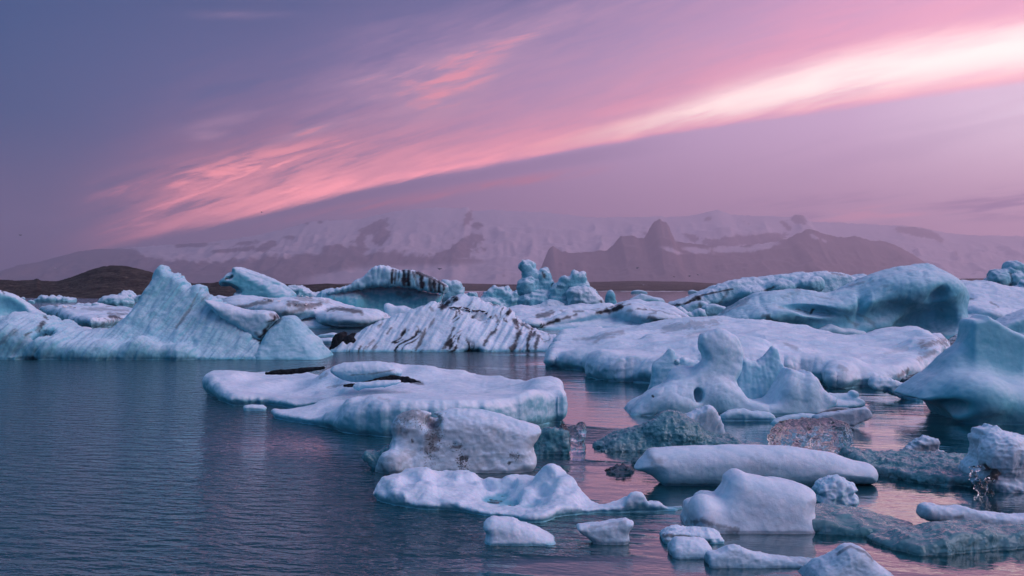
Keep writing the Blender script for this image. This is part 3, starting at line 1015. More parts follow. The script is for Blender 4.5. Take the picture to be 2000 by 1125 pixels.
# ================================================================== the far and middle bergs
# ---- the great fin on the left
thing('iceberg', 'great pale blue iceberg with a tall fluted fin and a low saddle left of it', 'iceberg', 702, [
    ('fluted_fin', [
        S([(-70, 722), (-70, 668), (-30, 650), (0, 640), (20, 624), (45, 614), (65, 620), (85, 618), (100, 625), (125, 634), (140, 642), (160, 647), (200, 648), (232, 642), (252, 625),
           (270, 604), (286, 583), (293, 566), (302, 555), (306, 541), (312, 528), (319, 520.5), (325, 523), (332, 532), (345, 532), (352, 542), (362, 551), (374, 560),
           (381, 562), (387, 559), (398, 560), (405, 573), (415, 578), (432, 590), (450, 600), (470, 612), (490, 628), (510, 650), (530, 672), (560, 700), (560, 722)],
          T=22, Tb=95, r=13, pw=1.7, k=10),
        B((30, 668, 40), (50, 40, 38), k=24), B((100, 680, 20), (46, 30, 26), k=18), B((190, 690, 10), (60, 30, 24), k=20), B((60, 640, 100), (40, 40, 26), k=18),
        B((135, 662, 60), (34, 30, 18), k=14), B((280, 686, 6), (40, 24, 26), k=18), B((350, 694, 4), (34, 22, 22), k=16),
        B((370, 668, 6), (9, 24, 8), sub=1, k=7), B((86, 655, 38), (26, 26, 10), sub=1, k=8, rot=30), B((60, 706, 4), (16, 10, 8), sub=1, k=9),
    ], dict(disp=flute(-32, 3.6, 17, 8), blue=0.55, fz=(-0.3, 1.0), frost=0.75,
            dirt=[([(392, 562), (372, 600), (345, 640)], 4, .55, .9), ([(83, 634), (76, 648), (90, 652)], 12, .9, .1), ([(0, 672), (30, 645)], 9, .45, .3), ([(50, 653), (62, 648)], 4, .8, .1),
                  ([(86, 616), (92, 622)], 4, .8, .1), ([(20, 690), (60, 660)], 16, .25, .3), ([(405, 575), (396, 585)], 8, .3, 1)])),
    ('overhanging_slab', [
        S([(405, 585), (430, 592), (450, 597), (480, 604), (505, 606), (525, 608), (535, 613), (542, 624), (528, 640), (516, 662), (500, 658), (470, 640), (430, 612)], T=32, dy=70, r=14, k=6),
    ], dict(blue=0.25, fz=(-0.6, 0.5), dirt=[([(540, 622), (528, 638), (514, 660)], 13, 1, .05), ([(530, 614), (535, 620)], 8, .7, .9), ([(500, 650), (520, 662)], 6, .5, .2)])),
    ('smooth_lobe', [
        S([(500, 722), (505, 700), (520, 664), (535, 640), (552, 620), (566, 616), (578, 618.5), (590, 632), (602, 645), (606, 654), (616, 661), (629, 681), (640, 697), (647, 708), (648, 722)],
          T=26, Tb=50, dy=70, r=18, k=8),
    ], dict(disp=SOFT, blue=0.5, fz=(-0.1, 1.0), frost=.7, dirt=[([(548, 622), (540, 630)], 8, .7, .2)])),
], seed=1)

thing('iceberg', 'cyan curved ice fin cut by the left edge, behind the low hummocks', 'iceberg', 668, [
    (None, [S([(-90, 680), (-90, 570), (-40, 560), (0, 565), (6, 568), (25, 575), (45, 590), (65, 605), (83, 619), (92, 645), (95, 680)], T=14, Tb=60, r=12),
            B((5, 610, 20), (44, 60, 34), sub=1, k=14, rot=-25)],
     dict(blue=.75, fz=(-.1, .9), dirt=[([(4, 566), (8, 573)], 3, .9, 0)])),
], seed=2)

thing('ice_floe', 'wide grey-white floe with gulls on it, seen through the saddle of the great fin', 'ice floe', 641, [
    (None, [Fl([(67, 603, .9), (100, 622, .2), (128, 636, 0), (160, 641, 0), (200, 642, 0), (240, 636, 0), (290, 632, 0), (330, 615, .5), (320, 600, 1.6), (262, 599, 1.6), (200, 597, 1.6), (140, 596, 1.6), (78, 596, 1.6)],
               [(75, 600, 1.5), (140, 600, 1.6), (200, 601, 1.6), (260, 604, 1.5), (130, 620, 1.15), (180, 620, 1.2), (220, 620, 1.0), (250, 618, .9), (310, 610, .9)], r=18, uc=10, uh=14)],
     dict(disp=FLOWN, blue=.2, fz=(-.6, .5), grime=.35, streak=(86, 12, .5, .45), dirt=[([(215, 617), (232, 620)], 7, .9, .1), ([(200, 636), (215, 628), (245, 625)], 8, .7, .2), ([(160, 602), (250, 606)], 5, .4, .2), ([(210, 612), (262, 614)], 4, .6, .1)])),
], seed=3)


def lump(label, yw, pts, T=None, Tb=0, name='iceberg', cat='iceberg', seed=0, group=None, r=8, extra=(), **o):
    xs_ = [q[0] for q in pts]
    T = T or 0.28 * (max(xs_) - min(xs_))
    return thing(name, label, cat, yw, [(None, [S(pts, T=T, Tb=Tb, r=r, **({'inf': o.pop('inf')} if 'inf' in o else {}))] + list(extra), o)], seed=seed, group=group)


LUMPY = 'distant bergs on the left part of the lagoon'
lump('small spiky white lump standing on the rear of the wide gull floe', 606, [(151, 600), (154, 594), (160, 591), (166, 592), (172, 588), (179, 594), (183, 601), (183, 612), (152, 612)], seed=11, disp=FACET, mat=m_far, blue=.3, group=LUMPY)
lump('smooth pale lump lying right of the spiky lump on the gull floe', 610, [(180, 604), (182, 592), (189, 588.5), (198, 592), (212, 597), (226, 603), (226, 616), (182, 616)], seed=12, mat=m_far, blue=.3, group=LUMPY)
lump('rounded bluish berg with a notch, half hidden behind the great fin slope', 598, [(197, 598), (199, 590), (208, 581), (220, 578), (232, 577.5), (240, 580), (249, 585), (255, 592), (258, 600), (264, 604), (262, 610), (200, 610)], seed=13, disp=FACET, mat=m_far, blue=.6, group=LUMPY)
lump('long low blue berg on the water left of the great fin peak', 589, [(236, 590), (238, 577), (248, 573), (258, 575), (263, 580), (275, 580), (285, 575), (295, 574), (310, 580), (310, 595), (238, 595)], seed=14, disp=FACET, mat=m_far, blue=.6, group=LUMPY)
lump('pointed white berg just above the cyan fin at the left', 588, [(38, 588), (40, 582), (46, 579), (49, 583), (50, 592), (38, 592)], seed=15, mat=m_far, group=LUMPY)
lump('small blunt white berg beside the pointed one at left', 592, [(51, 594), (53, 588), (60, 584), (66, 588), (69, 594), (68, 598), (52, 598)], seed=16, mat=m_far, group=LUMPY)
lump('low berg with a row of small spikes below the dark hill', 590, [(66, 591), (72, 587), (82, 585), (88, 581), (97, 579), (101, 582), (106, 580), (108, 578), (113, 580), (116, 588), (128, 587), (134, 585), (142, 587), (143, 593), (68, 595)], seed=17, T=20, disp=FACET, mat=m_far, group=LUMPY)
lump('flat strip of ice far off under the right foot of the dark hill', 588, [(418, 584), (425, 578), (434, 579), (446, 583), (450, 592), (418, 592)], seed=18, T=14, mat=m_far, group=LUMPY)

thing('ice_floe', 'broad snowy floe crossed by brown dirt bands behind the smooth lobe', 'ice floe', 641, [
    (None, [S([(430, 655), (436, 592), (455, 585), (475, 580), (497, 581), (520, 587), (540, 589), (562, 586), (600, 583), (630, 585), (650, 592), (672, 599), (700, 606), (725, 616), (748, 629), (752, 640), (745, 655)],
              T=40, Tb=150, r=20, pw=1.0, k=10),
            B((480, 596, 90), (52, 60, 17), k=8), B((560, 604, 70), (80, 80, 22), k=8), B((690, 622, 30), (70, 60, 22), k=10)],
     dict(disp=FLOWN, blue=.2, fz=(-.7, .4), grime=.30, streak=(84, 12, .5, .5),
          dirt=[([(455, 600), (480, 598), (505, 592), (530, 588)], 5, .75, .8), ([(565, 592), (600, 597), (625, 592)], 9, .8, .5), ([(585, 583), (640, 590)], 7, .45, .6), ([(640, 603), (670, 603), (705, 609)], 7, .85, .4),
                ([(556, 612), (575, 607), (590, 603)], 7, .6, .8), ([(700, 633), (730, 633)], 4, .6, .4)])),
], seed=4)

thing('iceberg', 'turquoise berg shaped like an open-mouthed beast head looking left', 'iceberg', 604, [
    (None, [S([(431, 553), (433, 548), (441, 541), (447, 534), (456, 531), (458, 522), (462, 519.5), (480, 526.5), (500, 537), (520, 547), (540, 557), (556, 566), (565, 578), (570, 592), (566, 612), (464, 612), (463, 576), (458, 566), (446, 559), (437, 560)],
              T=24, Tb=10, r=14),
            B((450, 563, 2), (22, 40, 8), sub=1, k=4, rot=-24), B((448, 542, 6), (8, 14, 3.5), sub=1, k=2, rot=28),
            B((545, 585, 22), (30, 26, 22), k=10), B((530, 552, 30), (50, 10, 9), rot=-28, k=8)],
     dict(blue=.85, fz=(.05, .8), dirt=[([(441, 544), (453, 539)], 4.5, 1, 0)])),  # black stroke laid along the carved slot
], seed=5)

lump('low white berg between the beast-head berg and the striped berg', 597, [(562, 580), (567, 567), (578, 561.5), (590, 562), (600, 566), (612, 570), (625, 573), (634, 580), (632, 600), (564, 600)], T=20, seed=19, disp=FACET, mat=m_far, blue=.55)

thing('iceberg', 'large turquoise berg whose overhanging white cap carries black vertical stripes', 'iceberg', 618, [
    ('undercut_base', [
        S([(618, 628), (624, 582), (632, 570), (645, 566), (665, 566), (690, 557), (704, 558), (740, 560), (800, 562), (858, 575), (868, 566), (862, 590), (852, 628)], T=22, Tb=26, dy=70, r=16),
        B((655, 590, 40), (40, 40, 24), k=12), B((690, 600, 30), (24, 30, 30), k=10)],
     dict(blue=.95, fz=(.2, .95), disp=flute(0, 1.6, 14, 6), dirt=[([(780, 573), (800, 576)], 8, .5, .2), ([(652, 580), (655, 590)], 4, .5, .2)])),
    ('striped_cap', [
        S([(640, 574), (662, 566), (690, 556.5), (705, 546), (720, 534), (730, 523), (744, 519.5), (752, 521), (762, 522), (775, 527), (800, 528), (820, 531), (838, 540), (850, 545), (865, 553), (872, 560), (869, 572), (850, 571), (826, 566),
           (800, 559), (775, 557), (740, 558), (705, 563), (670, 570)], T=42, dy=42, r=7)],
     dict(blue=.35, fz=(-.4, .8), disp=flute(0, 1.8, 10, 6),
          dirt=[([(767, 527), (765, 552)], 4.3, 1, 0), ([(773, 528), (771, 553)], 3.6, .9, 0), ([(780, 529), (777, 548)], 2.9, .8, 0), ([(788, 528), (790, 556)], 7.2, 1, 0), ([(798, 528), (797, 557)], 7.2, 1, 0), ([(806, 530), (815, 558)], 3.5, .8, 0),
                ([(816, 531), (824, 540), (824, 560)], 5.8, 1, 0), ([(838, 541), (842, 566)], 5.1, .9, 0), ([(848, 545), (850, 568)], 5.1, 1, 0), ([(857, 550), (858, 570)], 5.8, 1, 0), ([(866, 555), (868, 570)], 5.8, 1, 0), ([(815, 529), (870, 557)], 5.1, .9, 0)])),
    ('ice_rib', [Cp([(869, 568, 30, 1.6), (864, 580, 30, 1.4), (857, 598, 30, 2.2)])], dict(blue=.1, fz=(-1, -.5))),
], seed=6)
lump('distant crumbly white berg behind the right end of the striped berg', 588, [(862, 585), (864, 552), (872, 550), (882, 553), (890, 552), (899, 554), (900, 564), (903, 573), (902, 590), (864, 592)], T=14, seed=20, disp=FACET, mat=m_far, blue=.4)

thing('ice_chunk', 'small white wedge with a dark underside in front of the striped berg', 'ice chunk', 630, [
    (None, [S([(750, 603), (751, 594), (757, 591), (763, 594), (770, 598), (785, 598), (798, 600), (809, 606), (808, 620), (800, 636), (756, 636), (757, 620), (753, 612)], T=14, Tb=8, r=9)],
     dict(blue=.2, fz=(-.5, .6), dirt=[([(755, 626), (775, 622), (800, 618)], 6, .85, .1)])),  # this stroke darkens the underside of the wedge
], seed=7)

# ---- the streaked berg in the middle
thing('iceberg', 'white berg with slanting black streaks and a black rock-filled left tip', 'iceberg', 687, [
    ('streaked_body', [
        S([(672, 706), (676, 662), (690, 654), (715, 641), (760, 622), (800, 609), (830, 595), (843, 590), (852, 593), (870, 600), (895, 605), (915, 615), (932, 632), (950, 655), (955, 706)], T=16, Tb=90, r=16, pw=1.1, k=14),
        S([(855, 640), (862, 605), (873, 590), (887, 578.5), (903, 576.5), (918, 579), (935, 584), (960, 592), (985, 601), (1002, 612), (1016, 629), (1045, 645), (1075, 655), (1096, 662), (1110, 680), (1110, 700), (860, 700)],
          T=30, Tb=70, dy=170, r=24, k=18),
        S([(915, 704), (915, 640), (960, 625), (1000, 635), (1030, 650), (1060, 662), (1092, 678), (1100, 704)], T=20, Tb=60, dy=90, r=20, k=20),
        B((922, 694, 4), (22, 40, 14), sub=1, k=14)],
     dict(disp=flute(-30, 2.8, 15, 8), blue=.3, fz=(-.75, .5), frost=.92, streak=(-30, 13, .36, 1.0),
          dirt=[([(832, 640), (822, 665), (812, 684)], 4.5, .8, .1), ([(848, 622), (838, 640)], 4, .6, .2), ([(886, 640), (880, 655), (866, 680)], 4, .8, .1), ([(902, 645), (893, 650)], 3, .6, .1), ([(764, 640), (756, 652)], 3, .7, .2),
                ([(730, 664), (720, 672)], 4, .6, .2), ([(734, 676), (728, 684)], 4, .5, .2), ([(840, 600), (845, 606)], 4, .5, .2), ([(970, 643), (955, 655), (945, 672)], 4.5, .85, .1), ([(968, 616), (975, 627)], 5, .75, .2), ([(978, 618), (970, 628)], 4, .75, .2),
                ([(1004, 626), (1012, 638)], 7, .9, .1), ([(1016, 645), (1010, 660), (1000, 682)], 8, .95, .05), ([(1040, 640), (1032, 662), (1030, 683)], 6, .95, .05), ([(1052, 655), (1045, 682)], 4.5, .85, .1), ([(1020, 632), (1035, 642)], 4, .8, .1),
                ([(862, 600), (873, 592), (890, 582)], 8, 1, 0)])),
    ('debris_slab', [
        S([(648, 704), (649, 680), (655, 668), (662, 655), (669, 648), (673, 652), (676, 660), (684, 655), (692, 654), (698, 665), (702, 680), (702, 704)], T=34, dy=52, r=8)],
     dict(mat=m_grit, disp=FACET)),
], seed=8)

# ---- bergs behind the middle
thing('iceberg', 'jagged turquoise berg with thin upright spikes left of the tower berg', 'iceberg', 606, [
    (None, [S([(936, 606), (938, 588), (945, 580), (952, 570), (957, 563), (966, 560), (974, 562.5), (982, 564), (988, 567), (990, 561), (992, 568), (1000, 575), (1008, 574), (1015, 571), (1020, 578), (1019, 592), (1018, 614), (938, 614)], T=22, Tb=8, r=7),
            B((958, 597, 4), (26, 20, 13), k=5)],
     dict(disp=FACET, blue=.75, fz=(-.1, .9), mat=m_far)),
], seed=9)
lump('tiny pointed blue berg peeping over the streaked white berg', 600, [(905, 590), (908, 575), (916, 572), (924, 569), (930, 569), (932, 580), (934, 600), (905, 605)], T=10, seed=21, disp=FACET, mat=m_far, blue=.6)

thing('iceberg', 'tall leaning ice tower with a rounded head near the middle', 'iceberg', 610, [
    (None, [S([(1013, 610), (1020, 588), (1024, 575), (1012, 564), (1011, 557), (1016, 549), (1022, 545), (1020, 532), (1015, 519), (1017, 511.5), (1026, 509), (1036, 510.5), (1043, 516), (1048, 527), (1054, 530), (1060, 526.5), (1068, 530), (1075, 541),
               (1077, 552), (1075, 562), (1081, 573), (1085, 585), (1084, 612), (1013, 612)], T=20, Tb=14, r=14),
            B((1050, 592, 10), (36, 26, 20), k=10), B((1031, 560, 14), (20, 16, 14), k=8), B((1052, 548, 34), (4, 22, 16), sub=1, k=3, rot=14)],
     dict(disp=FACET, blue=.55, fz=(-.1, .9), mat=m_far, dirt=[([(1060, 531), (1063, 540)], 4.5, .9, 0)])),
], seed=10)
thing('iceberg', 'clustered blocky berg with a round white boulder of ice, right of the tower', 'iceberg', 611, [
    ('rear_block', [S([(1074, 610), (1078, 562), (1084, 559), (1090, 560), (1094, 550), (1097, 542), (1104, 543), (1113, 540), (1119, 533), (1124, 532), (1128, 537), (1138, 534), (1140, 546), (1146, 556), (1152, 565), (1160, 575), (1172, 586), (1180, 612), (1076, 612)], T=20, dy=44, r=7)],
     dict(disp=FACET, blue=.6, fz=(-.1, .9), mat=m_far)),
    ('ice_boulder', [S([(1106, 570), (1112, 561), (1125, 558), (1140, 557), (1152, 561), (1160, 570), (1168, 578), (1178, 590), (1182, 612), (1118, 612), (1110, 590)], T=22, dy=22, r=18),
                     B((1078, 600, 14), (24, 18, 14), k=8), B((1050, 605, 12), (18, 16, 10), k=8)],
     dict(disp=ROUGH, blue=.3, fz=(-.5, .7), mat=m_far, dirt=[([(1174, 588), (1176, 592)], 4, .9, 0)])),
], seed=22)
lump('small smooth cyan cone of ice right of the blocky cluster', 608, [(1180, 608), (1181, 585), (1185, 572), (1190, 566), (1196, 565.5), (1200, 571), (1203, 583), (1206, 610), (1180, 612)], T=9, seed=23, mat=m_far, blue=.7, fz=(.1, .9), r=8)
lump('low bright blue berg with a long sloping back on the open water', 600, [(1226, 604), (1230, 586), (1240, 579), (1251, 572.5), (1262, 576), (1275, 581), (1288, 583), (1296, 587), (1299, 606), (1226, 606)], T=18, seed=24, mat=m_far, blue=.65, fz=(-.1, .9))
lump('faint white berg far off against the low shore right of the blue berg', 573, [(1230, 574), (1236, 568), (1247, 566), (1258, 568), (1268, 574), (1268, 576), (1230, 576)], T=9, seed=25, mat=m_far)
lump('faint flat berg far off where the tilted slab meets the water', 573, [(1342, 574), (1346, 568), (1352, 566.5), (1366, 569), (1376, 574), (1376, 576), (1342, 576)], T=9, seed=26, mat=m_far)

thing('ice_floe', 'folded grey-white floe seamed with black bands below the tower', 'ice floe', 643, [
    (None, [S([(985, 655), (990, 606), (1003, 599), (1016, 597), (1040, 600), (1062, 603), (1085, 599), (1110, 598), (1140, 596), (1175, 597), (1200, 596), (1222, 588), (1245, 586), (1262, 590), (1290, 590), (1306, 598), (1322, 610), (1330, 622), (1330, 655)],
              T=50, Tb=150, r=24, pw=1.0, k=12),
            Cp([(1015, 640, 20, 10), (1060, 628, 50, 14), (1120, 610, 90, 13), (1190, 602, 110, 12)], k=9), Cp([(1062, 642, 20, 11), (1110, 622, 40, 14), (1180, 616, 60, 14), (1300, 616, 80, 13)], k=9),
            B((1235, 610, 60), (40, 40, 20), k=10), B((1280, 622, 40), (50, 40, 16), k=10), B((1035, 632, 14), (24, 30, 10), k=8)],
     dict(disp=[(3.2, 34, 'ridge', (3.0, 1, 1), 18), (1.8, 16, 'fbm', (2, 1, 1), 12), (0.8, 7, 'fbm', (1, 1, 1), 0)], blue=.2, fz=(-.7, .4), grime=.42, streak=(80, 14, .45, .5),
          dirt=[([(1056, 637), (1075, 630), (1092, 625)], 7, 1, 0), ([(1092, 624), (1125, 614)], 4, .8, .1), ([(1050, 617), (1080, 611)], 7, .75, .2), ([(1168, 610), (1190, 606), (1215, 598)], 8, 1, 0), ([(1215, 597), (1230, 594)], 5, .7, .1),
                ([(1242, 603), (1262, 604)], 4, .9, 0), ([(1268, 618), (1285, 625), (1310, 628)], 7, .75, .2), ([(1225, 606), (1235, 606)], 5, .5, .2), ([(1120, 608), (1140, 607)], 3, .6, .2)])),
], seed=27)

# ---- right background
thing('iceberg', 'long tilted slab of blue ice rising to the right, dark seam along its lower edge', 'iceberg', 612, [
    (None, [S([(1298, 603), (1306, 596), (1330, 586), (1360, 573), (1400, 556), (1440, 546), (1470, 541), (1500, 537.5), (1530, 535), (1550, 532), (1580, 531), (1604, 529.5), (1622, 532), (1642, 533), (1652, 536), (1660, 541), (1680, 536), (1690, 545), (1700, 620), (1500, 622), (1420, 622), (1360, 622), (1330, 605)],
              T=34, Tb=30, r=12),
            Cp([(1350, 592, 34, 9), (1400, 576, 30, 11), (1440, 562, 30, 9)], k=4), B((1420, 600, 0), (46, 30, 12), sub=1, k=8, rot=14),
            B((1525, 562, 10), (30, 30, 18), k=6), B((1580, 556, 10), (30, 30, 20), k=6), B((1470, 574, 14), (28, 30, 16), k=6)],
     dict(disp=[(3.4, 30, 'billow', (1, 1, 2.0), 10), (2.0, 14, 'ridge', (1, 1, 2), 10), (0.9, 7, 'fbm', (1, 1, 1), 0)], blue=.6, fz=(-.2, .8), mat=m_far,
          dirt=[([(1306, 598), (1340, 592), (1365, 580)], 6, 1, 0), ([(1352, 583), (1380, 574), (1430, 564)], 3, .9, 0), ([(1405, 592), (1420, 572)], 6, .5, .1), ([(1478, 574), (1500, 565), (1512, 560)], 5, .85, .1), ([(1625, 533), (1650, 537)], 3, .5, .1)])),
], seed=28)
lump('bright blue rounded block in front of the tilted slab', 618, [(1368, 616), (1372, 600), (1382, 594), (1395, 592.5), (1406, 596), (1416, 600), (1414, 622), (1368, 624)], T=16, seed=29, mat=m_far, blue=.5, fz=(-.2, .8))
lump('greenish dirt-stained lump tucked under the tilted slab', 616, [(1330, 612), (1336, 600), (1350, 592), (1364, 588), (1376, 591), (1382, 594), (1376, 606), (1368, 620), (1330, 620)], T=18, seed=30, mat=m_far, blue=.3, dirt=[([(1366, 594), (1368, 604)], 8, .7, .5)])
lump('ragged white brash piece left of the bright blue block', 622, [(1314, 620), (1322, 608), (1332, 604), (1340, 610), (1352, 612), (1362, 607), (1370, 606), (1375, 615), (1374, 626), (1316, 626)], T=14, seed=31, mat=m_far, disp=FACET, blue=.3)

thing('iceberg', 'huge smooth grey-blue berg with a whale-backed hump and a dark cave under it', 'iceberg', 660, [
    ('whaleback', [
        S([(1395, 672), (1405, 626), (1418, 612), (1432, 600), (1450, 588), (1468, 579), (1490, 571), (1512, 567), (1545, 563), (1568, 564), (1590, 569), (1606, 572), (1622, 569.5), (1640, 565), (1660, 555), (1682, 544), (1705, 535), (1725, 529), (1750, 522), (1772, 517),
           (1790, 513), (1806, 511.5), (1814, 514), (1824, 520), (1838, 532), (1850, 548), (1858, 565), (1865, 576), (1866, 588), (1860, 606), (1862, 625), (1870, 645), (1888, 656), (1890, 675)],
          T=34, Tb=80, r=22, pw=1.2, k=14),
        B((1790, 566, 60), (90, 70, 42), k=26), B((1640, 600, 52), (110, 60, 24), k=26, rot=14), B((1500, 615, 50), (100, 70, 22), k=22, rot=10),
        B((1800, 640, 14), (68, 60, 34), sub=1, k=18, rot=22), B((1845, 618, 20), (26, 44, 24), sub=1, k=10), B((1730, 655, 4), (40, 40, 12), sub=1, k=10), B((1832, 578, 2), (18, 22, 12), sub=1, k=18, rot=30),
        B((1690, 580, -2), (6, 30, 40), sub=1, k=12, rot=-14), B((1580, 605, 6), (50, 20, 8), sub=1, k=10, rot=-8)],
     dict(disp=[(4.5, 80, 'fbm', (1, 1, 1), 0), (2.6, 30, 'billow', (1, 1, 2.4), -12), (1.2, 12, 'fbm', (1, 1, 1), 0)], blue=.6, fz=(-.15, 1.05), frost=.75, grime=.3, streak=(75, 16, .5, .35),
          dirt=[([(1500, 620), (1512, 630)], 8, .8, 0), ([(1490, 618), (1502, 616)], 6, .6, 0), ([(1590, 600), (1583, 612)], 3.4, .9, 0), ([(1555, 603), (1582, 611)], 2, .6, 0), ([(1410, 606), (1440, 592), (1460, 585)], 10, .4, .3), ([(1540, 575), (1560, 566)], 10, .25, .3)])),
    ('ice_apron', [S([(1585, 672), (1590, 648), (1605, 638), (1622, 633), (1640, 640), (1665, 642), (1690, 650), (1700, 660), (1705, 672)], T=18, dy=6, r=12),
                   ],
     dict(blue=.35, fz=(-.5, .8), dirt=[([(1632, 650), (1638, 652)], 3, .6, 0)])),
], seed=32)

thing('ice_floe', 'rippled blue-white ice field stretching to the right edge behind the whale-backed berg', 'ice floe', 650, [
    (None, [S([(1840, 664), (1842, 570), (1856, 553), (1870, 549.5), (1882, 548), (1898, 551), (1915, 550), (1928, 555), (1945, 559), (1975, 564), (2010, 570), (2060, 580), (2090, 664)], T=60, Tb=190, r=24, pw=1.0),
            B((1900, 610, 110), (60, 90, 20), k=14, rot=-10), B((1960, 625, 80), (60, 60, 20), k=12), B((1880, 638, 40), (50, 60, 20), k=12)],
     dict(disp=[(4.2, 36, 'ridge', (3.0, 1, 1), -10), (2.0, 15, 'fbm', (2, 1, 1), -8), (0.9, 7, 'fbm', (1, 1, 1), 0)], blue=.35, fz=(-.7, .4), grime=.2, dirt=[([(1862, 582), (1900, 584)], 3, .5, .1), ([(1935, 590), (1950, 598)], 3, .5, .1)])),
], seed=33)
thing('iceberg', 'blocky blue berg of stacked cubes on the skyline at the right edge', 'iceberg', 592, [
    (None, [S([(1926, 596), (1929, 556), (1934, 549), (1941, 541), (1943, 530), (1950, 527.5), (1962, 528), (1966, 526), (1968, 520), (1976, 516), (1984, 514.5), (1990, 519), (1993, 526), (2006, 525), (2020, 530), (2045, 534), (2050, 596)], T=26, r=6),
            B((1950, 546, 0), (18, 20, 18), k=3), B((1985, 552, 2), (16, 20, 18), k=3)],
     dict(disp=FACET, blue=.65, fz=(0, 1), mat=m_far, dirt=[([(1972, 530), (1978, 552)], 3, .55, 0)])),
], seed=34)
lump('thin blue wedge lying under the stacked-cube berg at the right edge', 600, [(1966, 600), (1975, 566), (1990, 558), (1995, 549), (2004, 553), (2030, 560), (2034, 600)], T=16, seed=35, disp=FACET, mat=m_far, blue=.5)
thing('ice_floe', 'teal ledge with a clean cut face at the right edge behind the great white berg', 'ice floe', 672, [
    (None, [S([(1912, 690), (1920, 660), (1935, 642), (1955, 628), (1980, 615), (2005, 606), (2050, 596), (2060, 690)], T=30, Tb=40, r=10), B((2000, 646, 6), (60, 22, 18), sub=1, k=8, rot=18)],
     dict(blue=.7, fz=(-.1, .8))),
], seed=36)

# ---- small floes in the gap between the fin and the streaked berg
for i, (lab, yw, pts) in enumerate([
        ('thin white pan of ice farther back in the gap left of the black tip', 658, [(618, 658), (626, 653), (648, 650), (662, 652), (664, 658), (640, 664), (620, 663)]),
        ('white pan of ice nearer in the gap left of the black tip', 671, [(606, 668), (622, 663), (640, 661.5), (656, 664), (660, 672), (640, 680), (612, 680)]),
        ('sliver of white ice at the foot of the gull floe', 648, [(152, 646), (160, 640), (172, 641), (184, 646), (186, 652), (152, 652)])]):
    lump(lab, yw, pts, name='ice_floe', cat='ice floe', T=16, seed=40 + i, r=6, blue=.2, fz=(-.8, .3))
# ================================================================== the near floes and chunks
# ---- the great flat floe on the right
thing('ice_floe', 'huge flat snowy floe with flowing ridges filling the right middle of the lagoon', 'ice floe', 748, [
    (None, [Fl([(1069, 700, .35), (1072, 716, .1), (1090, 720, 0), (1110, 722, 0), (1146, 726, 0), (1150, 737, 0), (1182, 743, 0), (1232, 746, 0), (1290, 750, 0), (1400, 752, 0), (1500, 752, 0), (1600, 752, 0), (1622, 759, 0), (1660, 758, 0),
                (1692, 756, 0), (1715, 757, 0), (1770, 750, 0), (1830, 725, .1), (1852, 690, .5), (1842, 664, 1.0), (1836, 653, 1.3), (1800, 651, 1.4), (1786, 642, 1.7), (1765, 643, 1.6), (1732, 656, 1.0), (1672, 661, .9), (1620, 656, 1.1),
                (1560, 637, 1.6), (1500, 635, 1.6), (1460, 626, 1.9), (1418, 622, 2.0), (1370, 624, 1.9), (1290, 629, 1.7), (1230, 633, 1.5), (1182, 639, 1.3), (1168, 650, .8), (1130, 656, .6), (1096, 661, .6)],
               [(1085, 690, .8), (1100, 700, .7), (1120, 665, 1.0), (1160, 656, 1.0), (1200, 650, 1.5), (1180, 690, 1.1), (1200, 720, .75), (1250, 728, .6), (1240, 700, .95), (1290, 660, 1.5), (1230, 670, 1.2), (1370, 626, 2.05), (1420, 624, 2.1), (1460, 628, 2.0),
                (1330, 700, 1.0), (1400, 735, .8), (1500, 738, .75), (1500, 637, 1.75), (1560, 640, 1.7), (1540, 690, 1.15), (1460, 665, 1.6), (1600, 730, .75), (1650, 738, .65), (1620, 658, 1.2), (1640, 700, 1.0), (1672, 664, 1.0), (1730, 660, 1.0),
                (1700, 715, .7), (1768, 645, 1.75), (1787, 643, 1.85), (1790, 665, 1.4), (1830, 658, 1.3), (1740, 735, .55), (1790, 700, .75), (1835, 690, .6), (1100, 678, .85), (1140, 705, .8), (1420, 690, 1.25), (1350, 660, 1.6)],
               r=22, uc=7, uh=9, soft=14, yk=.5)],
     dict(disp=[(13.0, 74, 'ridge', (4.5, 1.3, 1), 3), (3.0, 30, 'ridge', (5.0, 1.2, 1), 5), (0.9, 13, 'fbm', (2, 1, 1), 0), (0.6, 7, 'fbm', (1, 1, 1), 0)], blue=.35, fz=(-.7, .25), grime=.16, px=2.6,
          dirt=[([(1300, 642), (1350, 634), (1400, 628)], 12, .35, .3), ([(1160, 668), (1185, 652), (1215, 648)], 7, .4, .4), ([(1120, 662), (1160, 660), (1200, 658)], 5, .35, .3), ([(1345, 655), (1400, 645)], 8, .25, .3), ([(1800, 675), (1830, 668), (1848, 664)], 13, .65, .6),
                ([(1795, 700), (1825, 688)], 12, .5, .5), ([(1755, 735), (1775, 722)], 9, .7, .3), ([(1535, 672), (1555, 680)], 7, .35, .4), ([(1640, 715), (1652, 722)], 7, .35, .7), ([(1730, 690), (1770, 680)], 8, .2, .6)])),
], seed=50)
thing('debris_bank', 'dark gravelly strip of wet ice between the huge flat floe and the great white berg', 'debris bank', 745, [
    (None, [Fl([(1756, 752, 0), (1790, 752, 0), (1830, 728, 0), (1862, 700, 0), (1890, 668, .1), (1880, 655, .2), (1856, 664, .2), (1838, 690, .2), (1800, 722, .2), (1770, 738, .2)],
               [(1780, 740, .25), (1820, 715, .3), (1850, 690, .3), (1870, 665, .3)], r=5, uc=1)],
     dict(disp=SHARD, base=(.10, .13, .15), fz=(.4, 1.2), grime=.7, dirt=[([(1780, 740), (1830, 705), (1865, 672)], 16, .8, .05)])),
], seed=51)
